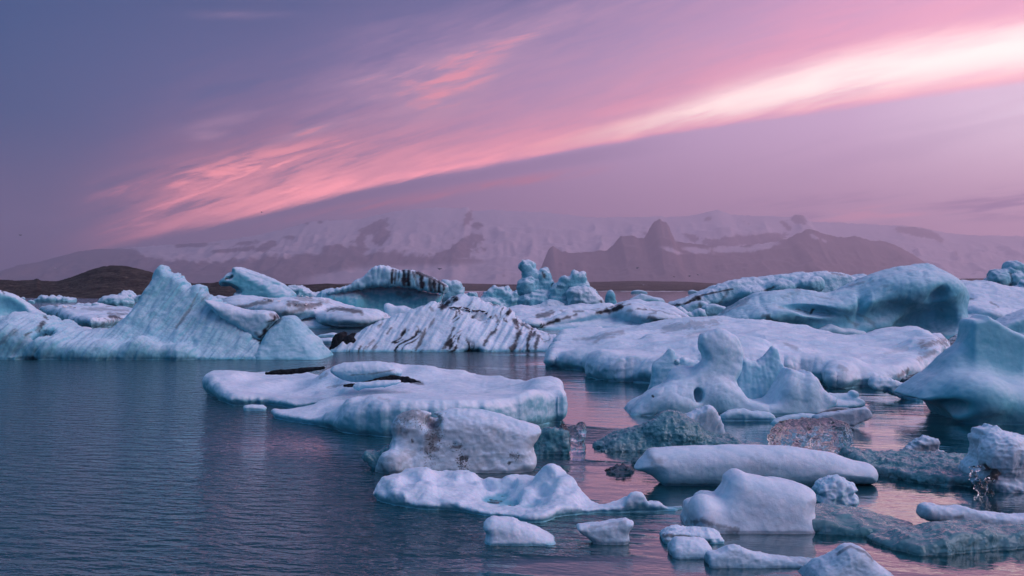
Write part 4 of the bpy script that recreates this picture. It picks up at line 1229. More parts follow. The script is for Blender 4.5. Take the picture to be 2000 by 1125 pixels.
thing('ice_chunk', 'long white bar of ice lying half off the edge of the huge flat floe', 'ice chunk', 782, [
    (None, [Cp([(1708, 746, 60, 8), (1740, 757, 40, 11), (1770, 768, 20, 11), (1796, 779, 0, 6)], k=3), S([(1702, 746), (1712, 738), (1745, 745), (1779, 753), (1785, 762), (1794, 776), (1798, 786), (1770, 784), (1735, 765), (1708, 757)], T=10, dy=26, r=6)],
     dict(disp=FACET, blue=.2, fz=(-.8, .3))),
], seed=52)

# ---- great white berg on the right
thing('iceberg', 'great smooth white berg at the right edge, undercut and reflected in dark teal water', 'iceberg', 828, [
    (None, [S([(1768, 772), (1778, 756), (1800, 738), (1826, 720), (1842, 698), (1852, 686), (1868, 674), (1884, 668), (1900, 690), (1940, 712), (1985, 736), (2012, 756), (2060, 765), (2070, 850), (1862, 850), (1853, 826), (1849, 812), (1838, 797),
               (1815, 782), (1790, 778)], T=40, Tb=66, r=22, k=12),
            S([(1880, 790), (1881, 690), (1884, 652), (1886, 628), (1890, 624), (1905, 622), (1917, 614), (1926, 621), (1945, 633), (1965, 644), (1985, 655), (1997, 668), (2001, 682), (1992, 692), (1984, 704), (1981, 722), (1988, 742), (2012, 756), (2010, 800)],
              T=34, Tb=26, dy=92, r=9, k=16, pw=1.0),
            B((1905, 775, 20), (70, 60, 50), k=30), B((1985, 790, 30), (60, 50, 44), k=24), B((1850, 800, 10), (34, 60, 16), sub=1, k=16, rot=20)],
     dict(disp=[(4.0, 90, 'fbm', (1, 1, 1), 0), (1.5, 30, 'fbm', (1, 1, 1), 0), (0.5, 9, 'fbm', (1, 1, 1), 0)], mat=m_smooth, blue=.7, fz=(-.25, 1.0), frost=.75, px=2.6)),
], seed=53)
thing('iceberg', 'slice of pale ice showing through the notch of the great white berg', 'iceberg', 770, [
    (None, [S([(1976, 790), (1978, 720), (1985, 700), (1998, 690), (2020, 680), (2060, 690), (2060, 790)], T=20, Tb=20, r=14)], dict(blue=.3, fz=(-.5, .7))),
], seed=54)

# ---- the knob-headed berg
thing('iceberg', 'sculpted white berg with a knob head on a thin neck and a saddle of peaks', 'iceberg', 812, [
    ('knob_and_ramp', [
        S([(1220, 824), (1224, 802), (1236, 788), (1262, 775), (1285, 758), (1305, 746), (1325, 738), (1350, 728), (1366, 714), (1376, 700), (1376, 692), (1369, 684), (1364, 668), (1368, 652), (1388, 646), (1404, 641), (1414, 643), (1424, 652), (1436, 657), (1441, 665),
           (1447, 679), (1449, 690), (1448, 702), (1442, 718), (1434, 730), (1428, 741), (1436, 758), (1452, 775), (1478, 783), (1500, 783), (1512, 770), (1520, 755), (1528, 735), (1536, 719), (1548, 721), (1562, 728), (1568, 726), (1573, 723), (1584, 734), (1598, 756),
           (1612, 766), (1620, 772), (1616, 784), (1602, 794), (1594, 812), (1592, 824)], T=20, Tb=50, r=13, pw=1.2, k=10),
        B((1408, 690, 72), (38, 36, 46), k=12), B((1310, 785, 40), (60, 50, 34), k=22), B((1545, 775, 34), (26, 26, 44), k=12), B((1580, 780, 30), (22, 24, 44), k=10), B((1400, 775, 40), (40, 40, 40), k=18), B((1335, 735, 90), (34, 30, 22), k=14),
        B((1363, 772, 18), (9, 20, 13), sub=1, k=7), B((1412, 824, 2), (24, 26, 14), sub=1, k=12), B((1300, 826, -2), (36, 24, 12), sub=1, k=12)],
     dict(disp=[(3.4, 60, 'fbm', (1, 1, 1), 0), (1.8, 22, 'billow', (1, 1, 3.0), -25), (0.6, 9, 'fbm', (1, 1, 1), 0)], mat=m_smooth, blue=.25, fz=(-.6, .75), frost=.95, dirt=[([(1274, 773), (1276, 774)], 2.2, 1, 0), ([(1562, 738), (1558, 752)], 4, .3, .8)], px=2.0)),
    ('rear_peaks', [
        S([(1428, 800), (1436, 735), (1444, 706), (1450, 699), (1458, 699), (1468, 704), (1476, 707), (1482, 702), (1494, 690), (1502, 681), (1509, 675.5), (1515, 679), (1519, 690), (1524, 705), (1531, 719), (1536, 735), (1530, 800)], T=12, Tb=24, dy=160, r=10)],
     dict(mat=m_smooth, blue=.4, fz=(-.3, .95), disp=flute(4, 1.6, 16, 5))),
    ('rear_spikes', [
        S([(1268, 800), (1272, 745), (1276, 712), (1288, 700), (1300, 689), (1309, 680.5), (1315, 684), (1318, 698), (1316, 708), (1320, 712), (1326, 710), (1330, 702), (1335, 698), (1344, 702), (1354, 706), (1362, 705), (1369, 708), (1368, 740), (1350, 800)], T=13, Tb=20, dy=190, r=9),
        B((1323, 707, 176), (5, 5, 5), k=2)],
     dict(blue=.3, fz=(-.4, .8), dirt=[([(1319, 704), (1326, 709)], 4.5, .8, 1), ([(1308, 735), (1310, 745)], 6, .3, .8)])),
    ('low_tail', [
        Cp([(1585, 790, 60, 12), (1620, 779, 60, 11), (1655, 780, 55, 12), (1678, 787, 45, 10)], k=4), B((1668, 770, 52), (11, 11, 10), k=3), B((1640, 790, 40), (40, 20, 8), k=5)],
     dict(blue=.35, fz=(-.4, .8))),
], seed=55)
for i, (lab, yw, ops, o) in enumerate([
        ('thin grey plate of ice with a lifted right end beside the knob-headed berg', 836,
         [S([(1590, 815), (1610, 806), (1650, 800), (1690, 795), (1700, 805), (1698, 815), (1670, 828), (1630, 836), (1590, 836)], T=12, Tb=6, r=6)], dict(blue=.4, base=(.34, .42, .50), fz=(.1, 1.2))),
        ('low white tongue of ice in front of the saddle of the knob-headed berg', 822,
         [S([(1405, 822), (1412, 808), (1430, 800), (1446, 798), (1470, 803), (1498, 805), (1510, 812), (1512, 826), (1408, 828)], T=14, r=9)], dict(blue=.3, fz=(-.5, .7))),
        ('narrow white shelf of ice right of the white tongue at the waterline', 829,
         [S([(1505, 829), (1520, 818), (1545, 811), (1570, 808), (1590, 809), (1598, 818), (1596, 832), (1506, 834)], T=12, r=7)], dict(blue=.3, fz=(-.5, .7))),
        ('brown-grey wet slab tucked under the tail of the knob-headed berg', 812,
         [S([(1588, 812), (1600, 801), (1630, 795), (1660, 797), (1662, 808), (1630, 814), (1590, 816)], T=12, r=5)], dict(base=(.20, .20, .22), fz=(.3, 1.4)))]):
    thing('ice_chunk', lab, 'ice chunk', yw, [(None, ops, o)], seed=57 + i)

# ---- the flat floe left of centre
thing('ice_floe', 'broad flat white floe with a black debris slit across its top', 'ice floe', 850, [
    ('floe_body', [
        Fl([(397, 752, .3), (404, 768, .05), (420, 782, 0), (445, 792, 0), (480, 793, 0), (520, 791, 0), (560, 797, 0), (600, 797, 0), (640, 793, .05), (600, 805, .1), (528, 806, .05), (530, 818, 0), (570, 826, 0), (610, 832, 0), (640, 838, 0), (668, 846, 0), (700, 850, 0), (770, 855, 0), (850, 855, 0), (930, 850, 0),
            (1000, 842, 0), (1050, 834, 0), (1084, 825, 0), (1090, 806, .3), (1105, 785, .6), (1104, 760, .9), (1094, 742, 1.0), (1070, 731, 1.05), (1010, 732, .9), (975, 731, .7), (930, 727, .7), (880, 720, .8), (840, 709, .95), (790, 708, .9), (735, 706, 1.0), (690, 706, 1.0), (648, 712, .95),
            (600, 722, .55), (540, 729, .45), (480, 729, .5), (455, 726, .6), (440, 724, .65), (420, 727, .55), (405, 738, .45)],
           [(420, 745, .6), (440, 728, .75), (430, 770, .42), (470, 780, .38), (520, 785, .22), (500, 745, .45), (560, 735, .5), (560, 765, .18), (600, 775, .2), (620, 735, .5), (580, 795, .12), (640, 760, .38), (640, 780, .3), (690, 757, .62), (660, 775, .5), (540, 813, .2), (600, 818, .22), (650, 820, .35), (660, 805, .6),
            (700, 715, 1.1), (760, 712, 1.15), (660, 718, 1.0), (830, 715, 1.1), (770, 735, .85), (700, 738, .75), (880, 726, .8), (940, 735, .65), (1000, 740, .75), (1070, 738, 1.15), (1060, 760, 1.1), (1090, 755, 1.0), (690, 775, .95), (740, 772, 1.0), (800, 782, 1.0), (880, 785, 1.0), (960, 790, .95), (1010, 790, .85),
            (720, 800, .95), (850, 765, .6), (940, 762, .6), (820, 755, .62), (760, 757, .6), (1000, 765, .8), (1080, 775, .85)],
           r=20, uc=9, uh=10, soft=9, yk=.55, k=8),
        B((1030, 795, 190), (5, 60, 26), sub=1, k=5, rot=-25), B((930, 772, 280), (70, 120, 6), sub=1, k=8)],
     dict(disp=[(5.0, 70, 'fbm', (1.8, 1, 1), 0), (2.0, 26, 'ridge', (2.6, 1, 1), 3), (1.0, 11, 'fbm', (1.4, 1, 1), 0), (0.4, 6, 'fbm', (1, 1, 1), 0)], blue=.55, fz=(-.5, .55), px=2.7,
          dirt=[([(672, 752), (700, 756)], 4, .8, 0), ([(800, 742), (825, 748)], 6, .7, .05), ([(690, 730), (740, 728), (770, 722)], 3, .35, .4), ([(625, 737), (640, 730)], 5, .35, .2), ([(640, 756), (665, 752)], 4, .4, .1), ([(740, 776), (760, 782)], 4, .3, .4)])),
    ('ice_lens', [S([(646, 724), (652, 714), (670, 708), (720, 706), (750, 708), (775, 716), (786, 726), (778, 735), (740, 741), (690, 744), (662, 738)], T=34, dy=390, r=20)],
     dict(blue=.3, fz=(-.6, .5), dirt=[([(685, 732), (730, 729), (770, 722)], 2.5, .6, .3)])),
    ('debris_seam', [Cp([(672, 753, 318, 3), (700, 751, 330, 4), (735, 744, 345, 5), (765, 739, 352, 6), (795, 741, 345, 6), (822, 746, 335, 3)], k=2)], dict(mat=m_grit, disp=SOFT, px=1.6)),
    ('ice_sliver', [S([(690, 754), (700, 749), (730, 745), (760, 742.5), (782, 743), (776, 750), (740, 756), (700, 760)], T=14, dy=300, r=6)], dict(blue=.25, fz=(-.7, .4))),
    ('debris_ridge', [Cp([(520, 729, 470, 3), (550, 726, 480, 5), (590, 723, 490, 5), (632, 718, 495, 3)], k=2)], dict(mat=m_grit, disp=SOFT, px=1.8)),
], seed=60)
lump('small rounded white lump floating just off the left front of the broad flat floe', 802, [(475, 802), (478, 794), (486, 791), (500, 790.5), (514, 792), (519, 798), (519, 806), (476, 806)], name='ice_chunk', cat='ice chunk', T=12, seed=61, r=9, blue=.2, fz=(-.8, .4))

# ---- the dirty block and the pieces of clear ice around it
thing('ice_chunk', 'grubby white block of granular ice peppered with black grit', 'ice chunk', 924, [
    (None, [S([(736, 936), (738, 912), (748, 890), (764, 872), (772, 858), (776, 846), (771, 834), (774, 820), (784, 808), (800, 802.5), (816, 802), (830, 806), (836, 813), (846, 816), (866, 814), (884, 807), (900, 805.5), (930, 808), (970, 813), (1010, 822), (1040, 830), (1056, 838), (1050, 850),
               (1040, 864), (1040, 880), (1046, 896), (1038, 908), (1020, 918), (1018, 936)], T=46, Tb=36, r=28, k=10),
            B((900, 850, 60), (120, 40, 52), k=20), B((808, 838, 60), (34, 34, 34), k=10), B((845, 826, 34), (16, 60, 14), sub=1, k=10), B((770, 905, 14), (30, 30, 26), k=14)],
     dict(mat=m_near, disp=GRAIN, base=(.46, .56, .62), fz=(-.3, .7), px=2.4, grime=.15,
          grit=[([(785, 815), (840, 825)], 50, .7), ([(846, 820), (845, 900)], 45, .75), ([(750, 900), (860, 900)], 45, .45), ([(903, 898), (908, 915)], 26, 1.0), ([(885, 872), (905, 874)], 22, .75), ([(1000, 890), (1015, 895)], 24, .85), ([(900, 910), (1030, 905)], 30, .4)],
          dirt=[([(790, 812), (815, 810), (835, 818)], 18, .62, .75), ([(846, 822), (846, 850), (842, 875)], 20, .72, .6), ([(775, 838), (790, 845)], 14, .5, .6), ([(805, 858), (806, 862)], 4, 1, 0), ([(903, 895), (912, 893)], 7, .8, 0), ([(1000, 888), (1012, 892)], 6, .5, 0),
                ([(995, 904), (1000, 902)], 5, .9, 0), ([(885, 872), (900, 872)], 7, .7, .1), ([(760, 895), (800, 890)], 20, .3, .3), ([(870, 905), (960, 910)], 20, .25, .1), ([(950, 835), (965, 838)], 9, .25, .4), ([(745, 905), (750, 920)], 8, .4, .1)])),
], seed=62)
thing('clear_ice_chunk', 'dark clear shard of ice at the left foot of the grubby block', 'clear ice chunk', 918, [
    (None, [S([(708, 890), (716, 884), (730, 882), (745, 878), (756, 874), (766, 880), (760, 900), (752, 922), (738, 920), (724, 905), (712, 896)], T=14, Tb=6, r=4), B((745, 902, 20), (16, 18, 16), k=4)],
     dict(mat=m_dark_glass, disp=SHARD, base=(.10,.40,.48), frost=.1)),
], seed=63)
thing('clear_ice_chunk', 'rough dark clear chunk with a glassy right tip, right of the grubby block', 'clear ice chunk', 886, [
    ('dark_lump', [S([(1036, 900), (1040, 862), (1052, 846), (1066, 838), (1082, 836), (1096, 838), (1106, 846), (1108, 870), (1104, 892), (1040, 900)], T=24, r=10)], dict(mat=m_dark_glass, disp=SHARD, base=(.10,.40,.48), frost=.1)),
    ('glassy_tip', [S([(1084, 850), (1090, 838), (1100, 834), (1112, 836), (1126, 830), (1134, 827), (1139, 834), (1138, 850), (1139, 866), (1140, 876), (1126, 878), (1112, 870), (1100, 862)], T=14, dy=26, r=5)], dict(mat=m_glass, disp=SHARD, base=(.88,.96,1.0), frost=0)),
], seed=64)
thing('clear_ice_chunk', 'broad dark clear mound of pebbly ice in the pink water', 'clear ice chunk', 882, [
    ('clear_mound', [
        S([(1164, 886), (1166, 874), (1180, 868), (1188, 858), (1205, 850), (1216, 844), (1240, 838), (1262, 833), (1274, 826), (1288, 814), (1300, 806), (1312, 803.5), (1324, 806), (1336, 813), (1350, 826), (1366, 840), (1390, 852), (1412, 854), (1430, 854), (1436, 862), (1434, 874), (1400, 886), (1300, 894)], T=20, Tb=50, r=12, k=8),
        B((1310, 850, 40), (60, 40, 34), k=14), B((1170, 874, 60), (16, 14, 9), k=4)],
     dict(mat=m_dark_glass, disp=[(4.5, 40, 'ridge', (1, 1, 1), 0), (4.2, 15, 'ridge', (1, 1, 1), 0), (1.6, 7, 'ridge', (1, 1, 1), 0)], base=(.12,.44,.52), frost=.15, px=2.0)),
], seed=65)
thing('ice_chunk', 'milky wedge with a ribbed pink crest leaning behind the dark clear mound', 'ice chunk', 872, [
    (None, [S([(1328, 872), (1332, 818), (1340, 811), (1360, 802), (1376, 795), (1386, 792), (1396, 797), (1402, 808), (1408, 822), (1413, 840), (1420, 858), (1424, 876), (1330, 880)], T=24, dy=70, r=12)],
     dict(mat=m_near, blue=.4, base=(.40, .52, .60), fz=(-.1, .9), disp=flute(-25, 1.6, 10, 5))),
], seed=66)
thing('clear_ice_chunk', 'tiny two-peaked clear shard floating left of the long snowy log of ice', 'clear ice chunk', 922, [
    (None, [S([(1185, 922), (1190, 916), (1200, 910), (1204, 905), (1210, 909), (1218, 903), (1222, 908), (1232, 913), (1238, 920), (1236, 928), (1186, 928)], T=12, r=3)], dict(mat=m_glass, disp=SHARD, base=(.2,.38,.44), frost=.3))], seed=67)
thing('clear_ice_chunk', 'dark pebble of ice touching the left tip of the long snowy log', 'clear ice chunk', 908, [
    (None, [S([(1236, 906), (1237, 898), (1242, 896), (1250, 897), (1256, 904), (1250, 912), (1238, 912)], T=8, r=5)], dict(mat=m_dark_glass, disp=FACET, base=(.1,.24,.28), frost=.2))], seed=68)

thing('ice_chunk', 'long rounded log of frosted ice with a grey smudge on its left end', 'ice chunk', 950, [
    (None, [S([(1239, 914), (1246, 902), (1256, 890), (1264, 879), (1272, 876), (1300, 874), (1318, 873), (1380, 872), (1440, 871), (1500, 872), (1540, 873), (1562, 877), (1590, 882), (1620, 886), (1645, 894), (1670, 901), (1695, 905), (1706, 912), (1711, 924), (1709, 938), (1700, 944), (1680, 945), (1640, 944),
               (1600, 948), (1500, 950), (1400, 950), (1320, 948), (1296, 946), (1284, 938), (1272, 926), (1254, 918)], T=40, dy=30, r=34, rough=.8),
            B((1460, 905, 26), (170, 34, 34), k=16)],
     dict(mat=m_near, disp=[(2.4, 80, 'fbm', (1, 1, 1), 0), (0.8, 24, 'fbm', (1, 1, 1), 0), (0.4, 7, 'fbm', (1, 1, 1), 0)], blue=.2, fz=(-.9, .3), px=2.2,
          dirt=[([(1268, 884), (1278, 900), (1290, 905)], 16, .38, .6), ([(1480, 905), (1500, 918)], 26, .16, .4), ([(1300, 946), (1400, 948), (1500, 948)], 4, .35, .1)])),
], seed=69)
thing('clear_ice_chunk', 'big crumpled crystal-clear boulder of ice behind the long snowy log', 'clear ice chunk', 900, [
    (None, [S([(1508, 910), (1512, 850), (1514, 838), (1524, 829), (1540, 824), (1556, 825), (1570, 821), (1590, 823), (1606, 820), (1620, 822), (1634, 825), (1646, 829), (1655, 838), (1656, 850), (1650, 864), (1649, 880), (1650, 910)], T=40, dy=36, r=22, k=8)],
     dict(mat=m_glass, disp=[(8.0, 44, 'ridge', (1, 1, 1), 0), (4.5, 19, 'ridge', (1, 1, 1), 0)], base=(.90,.97,1.0), px=2.0, frost=.0)),
], seed=70)
thing('clear_ice_floe', 'rough low raft of dark glassy shards between the crystal boulder and the right lump', 'clear ice floe', 945, [
    (None, [Fl([(1644, 905, 0), (1660, 918, 0), (1700, 926, 0), (1740, 932, 0), (1790, 942, 0), (1850, 948, 0), (1900, 950, 0), (1960, 950, 0), (1960, 900, .2), (1910, 888, .25), (1870, 888, .2), (1836, 884, .2), (1800, 880, .25), (1760, 880, .2), (1720, 884, .2), (1695, 874, .35), (1670, 868, .4), (1648, 870, .4)],
               [(1660, 880, .35), (1690, 885, .3), (1740, 895, .2), (1720, 915, .12), (1800, 895, .22), (1800, 925, .15), (1870, 900, .22), (1860, 930, .16), (1920, 910, .2), (1940, 935, .12)], r=6, uc=1, soft=8)],
     dict(mat=m_dark_glass, disp=[(7.5, 34, 'ridge', (1.6, 1, 1), 12), (5.0, 16, 'ridge', (1.6, 1, 1), -10)], base=(.12,.44,.52), frost=.1, px=2.0)),
], seed=71)
thing('ice_chunk', 'little grey pyramid of ice sticking out of the raft of glassy shards', 'ice chunk', 890, [
    (None, [S([(1760, 892), (1764, 880), (1780, 872), (1795, 862), (1806, 857), (1815, 856), (1824, 859), (1827, 870), (1830, 880), (1838, 886), (1836, 894)], T=14, r=4)], dict(mat=m_near, disp=FACET, base=(.36, .42, .48), fz=(0, 1.2)))], seed=72)
thing('ice_chunk', 'jagged white lump with a glassy claw at its left foot, cut by the right edge', 'ice chunk', 962, [
    ('white_lump', [S([(1893, 925), (1900, 905), (1908, 890), (1911, 872), (1905, 858), (1907, 850), (1911, 848), (1912, 838), (1922, 836), (1934, 833), (1937, 829.5), (1942, 836), (1955, 843), (1966, 848), (1980, 848), (1998, 852), (2030, 862), (2060, 880), (2070, 985), (1940, 985), (1925, 960), (1910, 940)], T=44, Tb=30, r=22, k=8),
                    B((1960, 890, 30), (50, 40, 44), k=12)],
     dict(mat=m_near, disp=ROUGH, blue=.3, base=(.50, .60, .68), fz=(-.5, .8))),
    ('glassy_claw', [Cp([(1900, 915, 8, 5), (1903, 932, 0, 6), (1912, 950, -6, 5), (1922, 962, -8, 5)], k=3), Cp([(1946, 920, 10, 6), (1935, 932, 2, 5), (1924, 945, -4, 4), (1920, 958, -8, 4)], k=3), B((1932, 965, -6), (8, 8, 6), k=3), Cp([(1902, 918, 8, 4), (1925, 912, 14, 5), (1945, 918, 14, 5)], k=3)],
     dict(mat=m_glass, disp=FACET, base=(.88,.96,1.0), frost=0, px=1.7)),
], seed=73)

# ---- the floe with a pool
thing('ice_floe', 'white granular floe curling round a small teal meltwater pool', 'ice floe', 1020, [
    (None, [Fl([(727, 966, .12), (732, 975, .02), (745, 982, 0), (790, 992, 0), (830, 996, 0), (880, 998, 0), (910, 1002, 0), (950, 1009, 0), (1000, 1013, 0), (1020, 1019, 0), (1050, 1022, 0), (1075, 1018, 0), (1095, 1010, 0), (1130, 1006, 0), (1150, 1004, 0), (1250, 1000, 0), (1320, 998, 0), (1338, 992, 0),
                (1310, 980, .1), (1285, 968, .2), (1262, 958, .32), (1250, 957, .32), (1225, 964, .22), (1200, 974, .15), (1175, 977, .15), (1148, 978, .1), (1140, 960, .25), (1125, 935, .45), (1105, 915, .55), (1080, 902, .6), (1066, 906, .55), (1056, 916, .42), (1020, 922, .3), (975, 927, .28), (940, 925, .28), (918, 918, .32), (890, 918, .32), (872, 932, .15),
                (852, 930, .2), (838, 916, .38), (822, 911, .42), (806, 918, .35), (790, 928, .25), (775, 924, .38), (762, 930, .32), (745, 945, .22)],
               [(740, 965, .18), (772, 930, .42), (775, 960, .28), (800, 945, .28), (822, 916, .48), (830, 940, .38), (800, 985, .12), (860, 950, .22), (850, 985, .14), (900, 922, .36), (912, 922, .36), (915, 945, .2), (880, 975, .18), (930, 990, .1), (960, 997, .07), (1000, 1003, .07), (950, 960, .03), (985, 970, .0), (1005, 985, .0), (965, 978, .0), (1035, 990, .03), (960, 932, .26), (1000, 930, .3), (935, 940, .24), (870, 938, .26),
                (960, 938, .12), (1012, 932, .34), (1030, 955, .28), (1000, 955, .12), (1076, 908, .66), (1100, 930, .5), (1070, 940, .4), (1110, 960, .3), (1060, 970, .15), (1045, 1012, .12), (1075, 1000, .16), (1100, 990, .2), (1130, 990, .18), (1150, 990, .1), (1200, 985, .12), (1250, 962, .36), (1270, 980, .16), (1320, 990, .05), (1180, 990, .1)],
               r=9, uc=4, uh=7, soft=4, yk=.7, pow=2.0)],
     dict(mat=m_near, disp=[(3.4, 50, 'fbm', (1, 1, 1), 0), (2.2, 20, 'fbm', (1, 1, 1), 0), (1.3, 8, 'fbm', (1, 1, 1), 0)], blue=.5, fz=(-.75, .3), px=2.4, dirt=[([(1225, 985), (1260, 990)], 8, .2, .2), ([(1300, 985), (1330, 990)], 5, .3, .1)])),
], seed=74)
lump('small smooth white wedge in front of the floe with the pool', 1066, [(944, 1066), (950, 1048), (952, 1040), (946, 1024), (950, 1016), (960, 1010), (972, 1011), (986, 1014), (1004, 1016), (1016, 1021), (1040, 1031), (1064, 1041), (1080, 1050), (1087, 1058), (1084, 1068), (950, 1076)],
     name='ice_chunk', cat='ice chunk', T=34, Tb=8, seed=75, r=18, mat=m_near, disp=GRAIN, blue=.2, fz=(-.8, .3))
lump('small grey-topped chunk with a drooping left lip, right of the white wedge', 1064, [(1126, 1030), (1130, 1026), (1160, 1022), (1185, 1020), (1205, 1015), (1222, 1014), (1236, 1019), (1233, 1030), (1226, 1038), (1228, 1056), (1222, 1074), (1168, 1074), (1158, 1058), (1146, 1046)],
     name='ice_chunk', cat='ice chunk', T=24, Tb=6, seed=76, r=12, mat=m_near, disp=GRAIN, wet=10, base=(.34, .48, .56), fz=(-.4, 1.0), dirt=[([(1150, 1030), (1190, 1024), (1220, 1020)], 6, .35, .5)])

# ---- the white block in the front
thing('ice_chunk', 'white trapezoid block with a sharp upper left corner and a dirt line at its waterline', 'ice chunk', 1042, [
    ('block', [S([(1338, 1060), (1342, 1008), (1344, 990), (1350, 983), (1362, 979), (1366, 971), (1376, 965), (1388, 964), (1402, 967), (1410, 958), (1416, 946), (1418, 932), (1430, 923), (1443, 919), (1452, 923), (1462, 928), (1484, 932), (1504, 937), (1526, 938), (1548, 943), (1568, 949),
                  (1579, 957), (1579, 968), (1574, 976), (1572, 990), (1577, 1005), (1582, 1022), (1583, 1060)], T=56, Tb=26, r=30, k=10),
               B((1372, 1000, 40), (30, 40, 36), k=10), B((1500, 990, 50), (80, 34, 50), k=24)],
     dict(mat=m_near, disp=[(3.0, 70, 'fbm', (1, 1, 1), 0), (1.3, 40, 'ridge', (1, 2, 2), 35), (.35, 8, 'fbm', (1, 1, 1), 0)], blue=.2, base=(.56, .64, .72), fz=(-.6, .6), px=2.4,
          dirt=[([(1342, 1018), (1370, 1018), (1400, 1026), (1440, 1034)], 9, .62, .35), ([(1390, 1030), (1430, 1038)], 6, .5, .2), ([(1350, 985), (1355, 1010)], 12, .12, .5)])),
    ('side_flake', [S([(1572, 968), (1578, 963), (1583, 972), (1584, 985), (1578, 992), (1572, 992)], T=14, dy=90, r=5)], dict(mat=m_near, blue=.3, fz=(-.6, .6))),
], seed=77)
lump('small lumpy white chunk just below the right end of the long snowy log', 990, [(1594, 958), (1600, 948), (1616, 938), (1628, 934), (1640, 935), (1656, 941), (1669, 949), (1669, 957), (1662, 961), (1670, 966), (1670, 978), (1664, 990), (1656, 1000), (1604, 1000), (1602, 985), (1598, 975), (1602, 966)],
     name='ice_chunk', cat='ice chunk', T=22, Tb=6, seed=78, r=10, mat=m_near, disp=FACET, blue=.2, fz=(-.7, .5))

# ---- low wet and half-drowned pieces along the bottom right
thing('clear_ice_floe', 'wet dark translucent slab right of the white trapezoid block', 'clear ice floe', 1046, [
    (None, [Fl([(1568, 1030, .05), (1580, 1040, 0), (1650, 1046, 0), (1720, 1050, 0), (1770, 1044, 0), (1785, 1032, 0), (1770, 1016, .05), (1730, 1003, .1), (1690, 994, .15), (1640, 988, .18), (1590, 988, .18), (1565, 1000, .15)],
               [(1590, 995, .24), (1640, 996, .26), (1620, 1020, .2), (1690, 1005, .2), (1720, 1030, .12), (1660, 1035, .1), (1760, 1025, .06)], r=12, uc=0, soft=8)],
     dict(mat=m_wet, disp=[(3.4, 34, 'ridge', (2.0, 1, 1), 12), (1.8, 14, 'fbm', (2, 1, 1), 0)], base=(.22,.60,.68), frost=.08)),
], seed=79)
thing('clear_ice_floe', 'long wet glassy hump of dark ice running off the right edge near the bottom', 'clear ice floe', 1086, [
    (None, [Fl([(1692, 1050, .02), (1700, 1058, 0), (1740, 1072, 0), (1790, 1084, 0), (1840, 1084, 0), (1900, 1078, 0), (1980, 1072, 0), (2060, 1070, 0), (2060, 1030, .15), (1990, 1026, .2), (1920, 1022, .22), (1860, 1024, .2), (1800, 1030, .16), (1740, 1036, .1), (1705, 1040, .05)],
               [(1720, 1050, .08), (1780, 1042, .2), (1800, 1065, .14), (1860, 1032, .28), (1860, 1060, .22), (1920, 1030, .3), (1940, 1055, .22), (2020, 1036, .26), (2000, 1060, .18)], r=14, uc=0, soft=8)],
     dict(mat=m_wet, disp=[(3.4, 30, 'ridge', (1.8, 1, 1), 10), (2.2, 12, 'fbm', (1.6, 1, 1), 0)], base=(.22,.60,.68), frost=.08)),
], seed=80)
thing('ice_floe', 'grey-white strip of granular ice behind the wet glassy hump at the right edge', 'ice floe', 1038, [
    (None, [S([(1796, 1004), (1798, 990), (1806, 984), (1820, 985), (1850, 988), (1880, 988), (1900, 992), (1924, 999), (1950, 1004), (1985, 1006), (2050, 1004), (2060, 1050), (1900, 1046), (1870, 1034), (1835, 1022), (1806, 1014)], T=26, dy=30, r=16)],
     dict(mat=m_near, disp=GRAIN, base=(.40, .48, .56), fz=(-.4, 1.0), dirt=[([(1866, 1010), (1880, 1008)], 4, .4, .1)])),
], seed=81)
thing('ice_chunk', 'thin snow-topped slab with dark dirt layers along its broken edge', 'ice chunk', 1062, [
    (None, [S([(1293, 1050), (1296, 1040), (1304, 1034), (1320, 1031), (1345, 1034), (1372, 1036), (1400, 1042), (1408, 1052), (1404, 1062), (1390, 1070), (1330, 1064), (1310, 1060)], T=30, Tb=4, r=6)],
     dict(mat=m_near, disp=ROUGH, blue=.3, fz=(-.3, .6), dirt=[([(1296, 1046), (1330, 1046), (1365, 1050), (1385, 1060)], 5, .8, .25), ([(1300, 1055), (1320, 1058)], 4, .6, .1)])),
], seed=82)
thing('ice_chunk', 'rounded frosty cushion of ice in front of the dirt-layered slab', 'ice chunk', 1092, [
    (None, [S([(1308, 1110), (1308, 1066), (1314, 1054), (1324, 1049), (1350, 1050), (1372, 1053), (1382, 1060), (1390, 1075), (1396, 1110)], T=22, Tb=20, r=18)], dict(mat=m_near, disp=GRAIN, wet=13, fz=(-.4, .6), base=(.28, .46, .55)))], seed=83)
thing('ice_floe', 'half-drowned tapering strip of milky ice along the bottom of the picture', 'ice floe', 1110, [
    (None, [S([(1376, 1120), (1382, 1082), (1400, 1078), (1420, 1068), (1434, 1064.5), (1448, 1068), (1462, 1075), (1480, 1078), (1500, 1084), (1530, 1088), (1560, 1092), (1590, 1094), (1640, 1102), (1650, 1130), (1376, 1135)], T=16, Tb=18, r=10)],
     dict(mat=m_near, disp=GRAIN, wet=11, base=(.28, .44, .53), fz=(-.2, 1.0), dirt=[([(1560, 1098), (1590, 1104)], 6, .3, .4)])),
], seed=84)
thing('ice_chunk', 'milky wet dome of ice with a dark glassy crest at the bottom edge', 'ice chunk', 1150, [
    (None, [S([(1560, 1170), (1580, 1118), (1600, 1100), (1620, 1092), (1634, 1082), (1645, 1071), (1660, 1065), (1675, 1066), (1690, 1076), (1702, 1090), (1720, 1106), (1745, 1125), (1770, 1170)], T=40, Tb=30, r=26)],
     dict(mat=m_near, disp=GRAIN, wet=16, base=(.30, .44, .53), fz=(-.2, 1.1), dirt=[([(1636, 1082), (1660, 1067), (1690, 1078), (1704, 1094)], 5, .6, .1)])),
], seed=85)

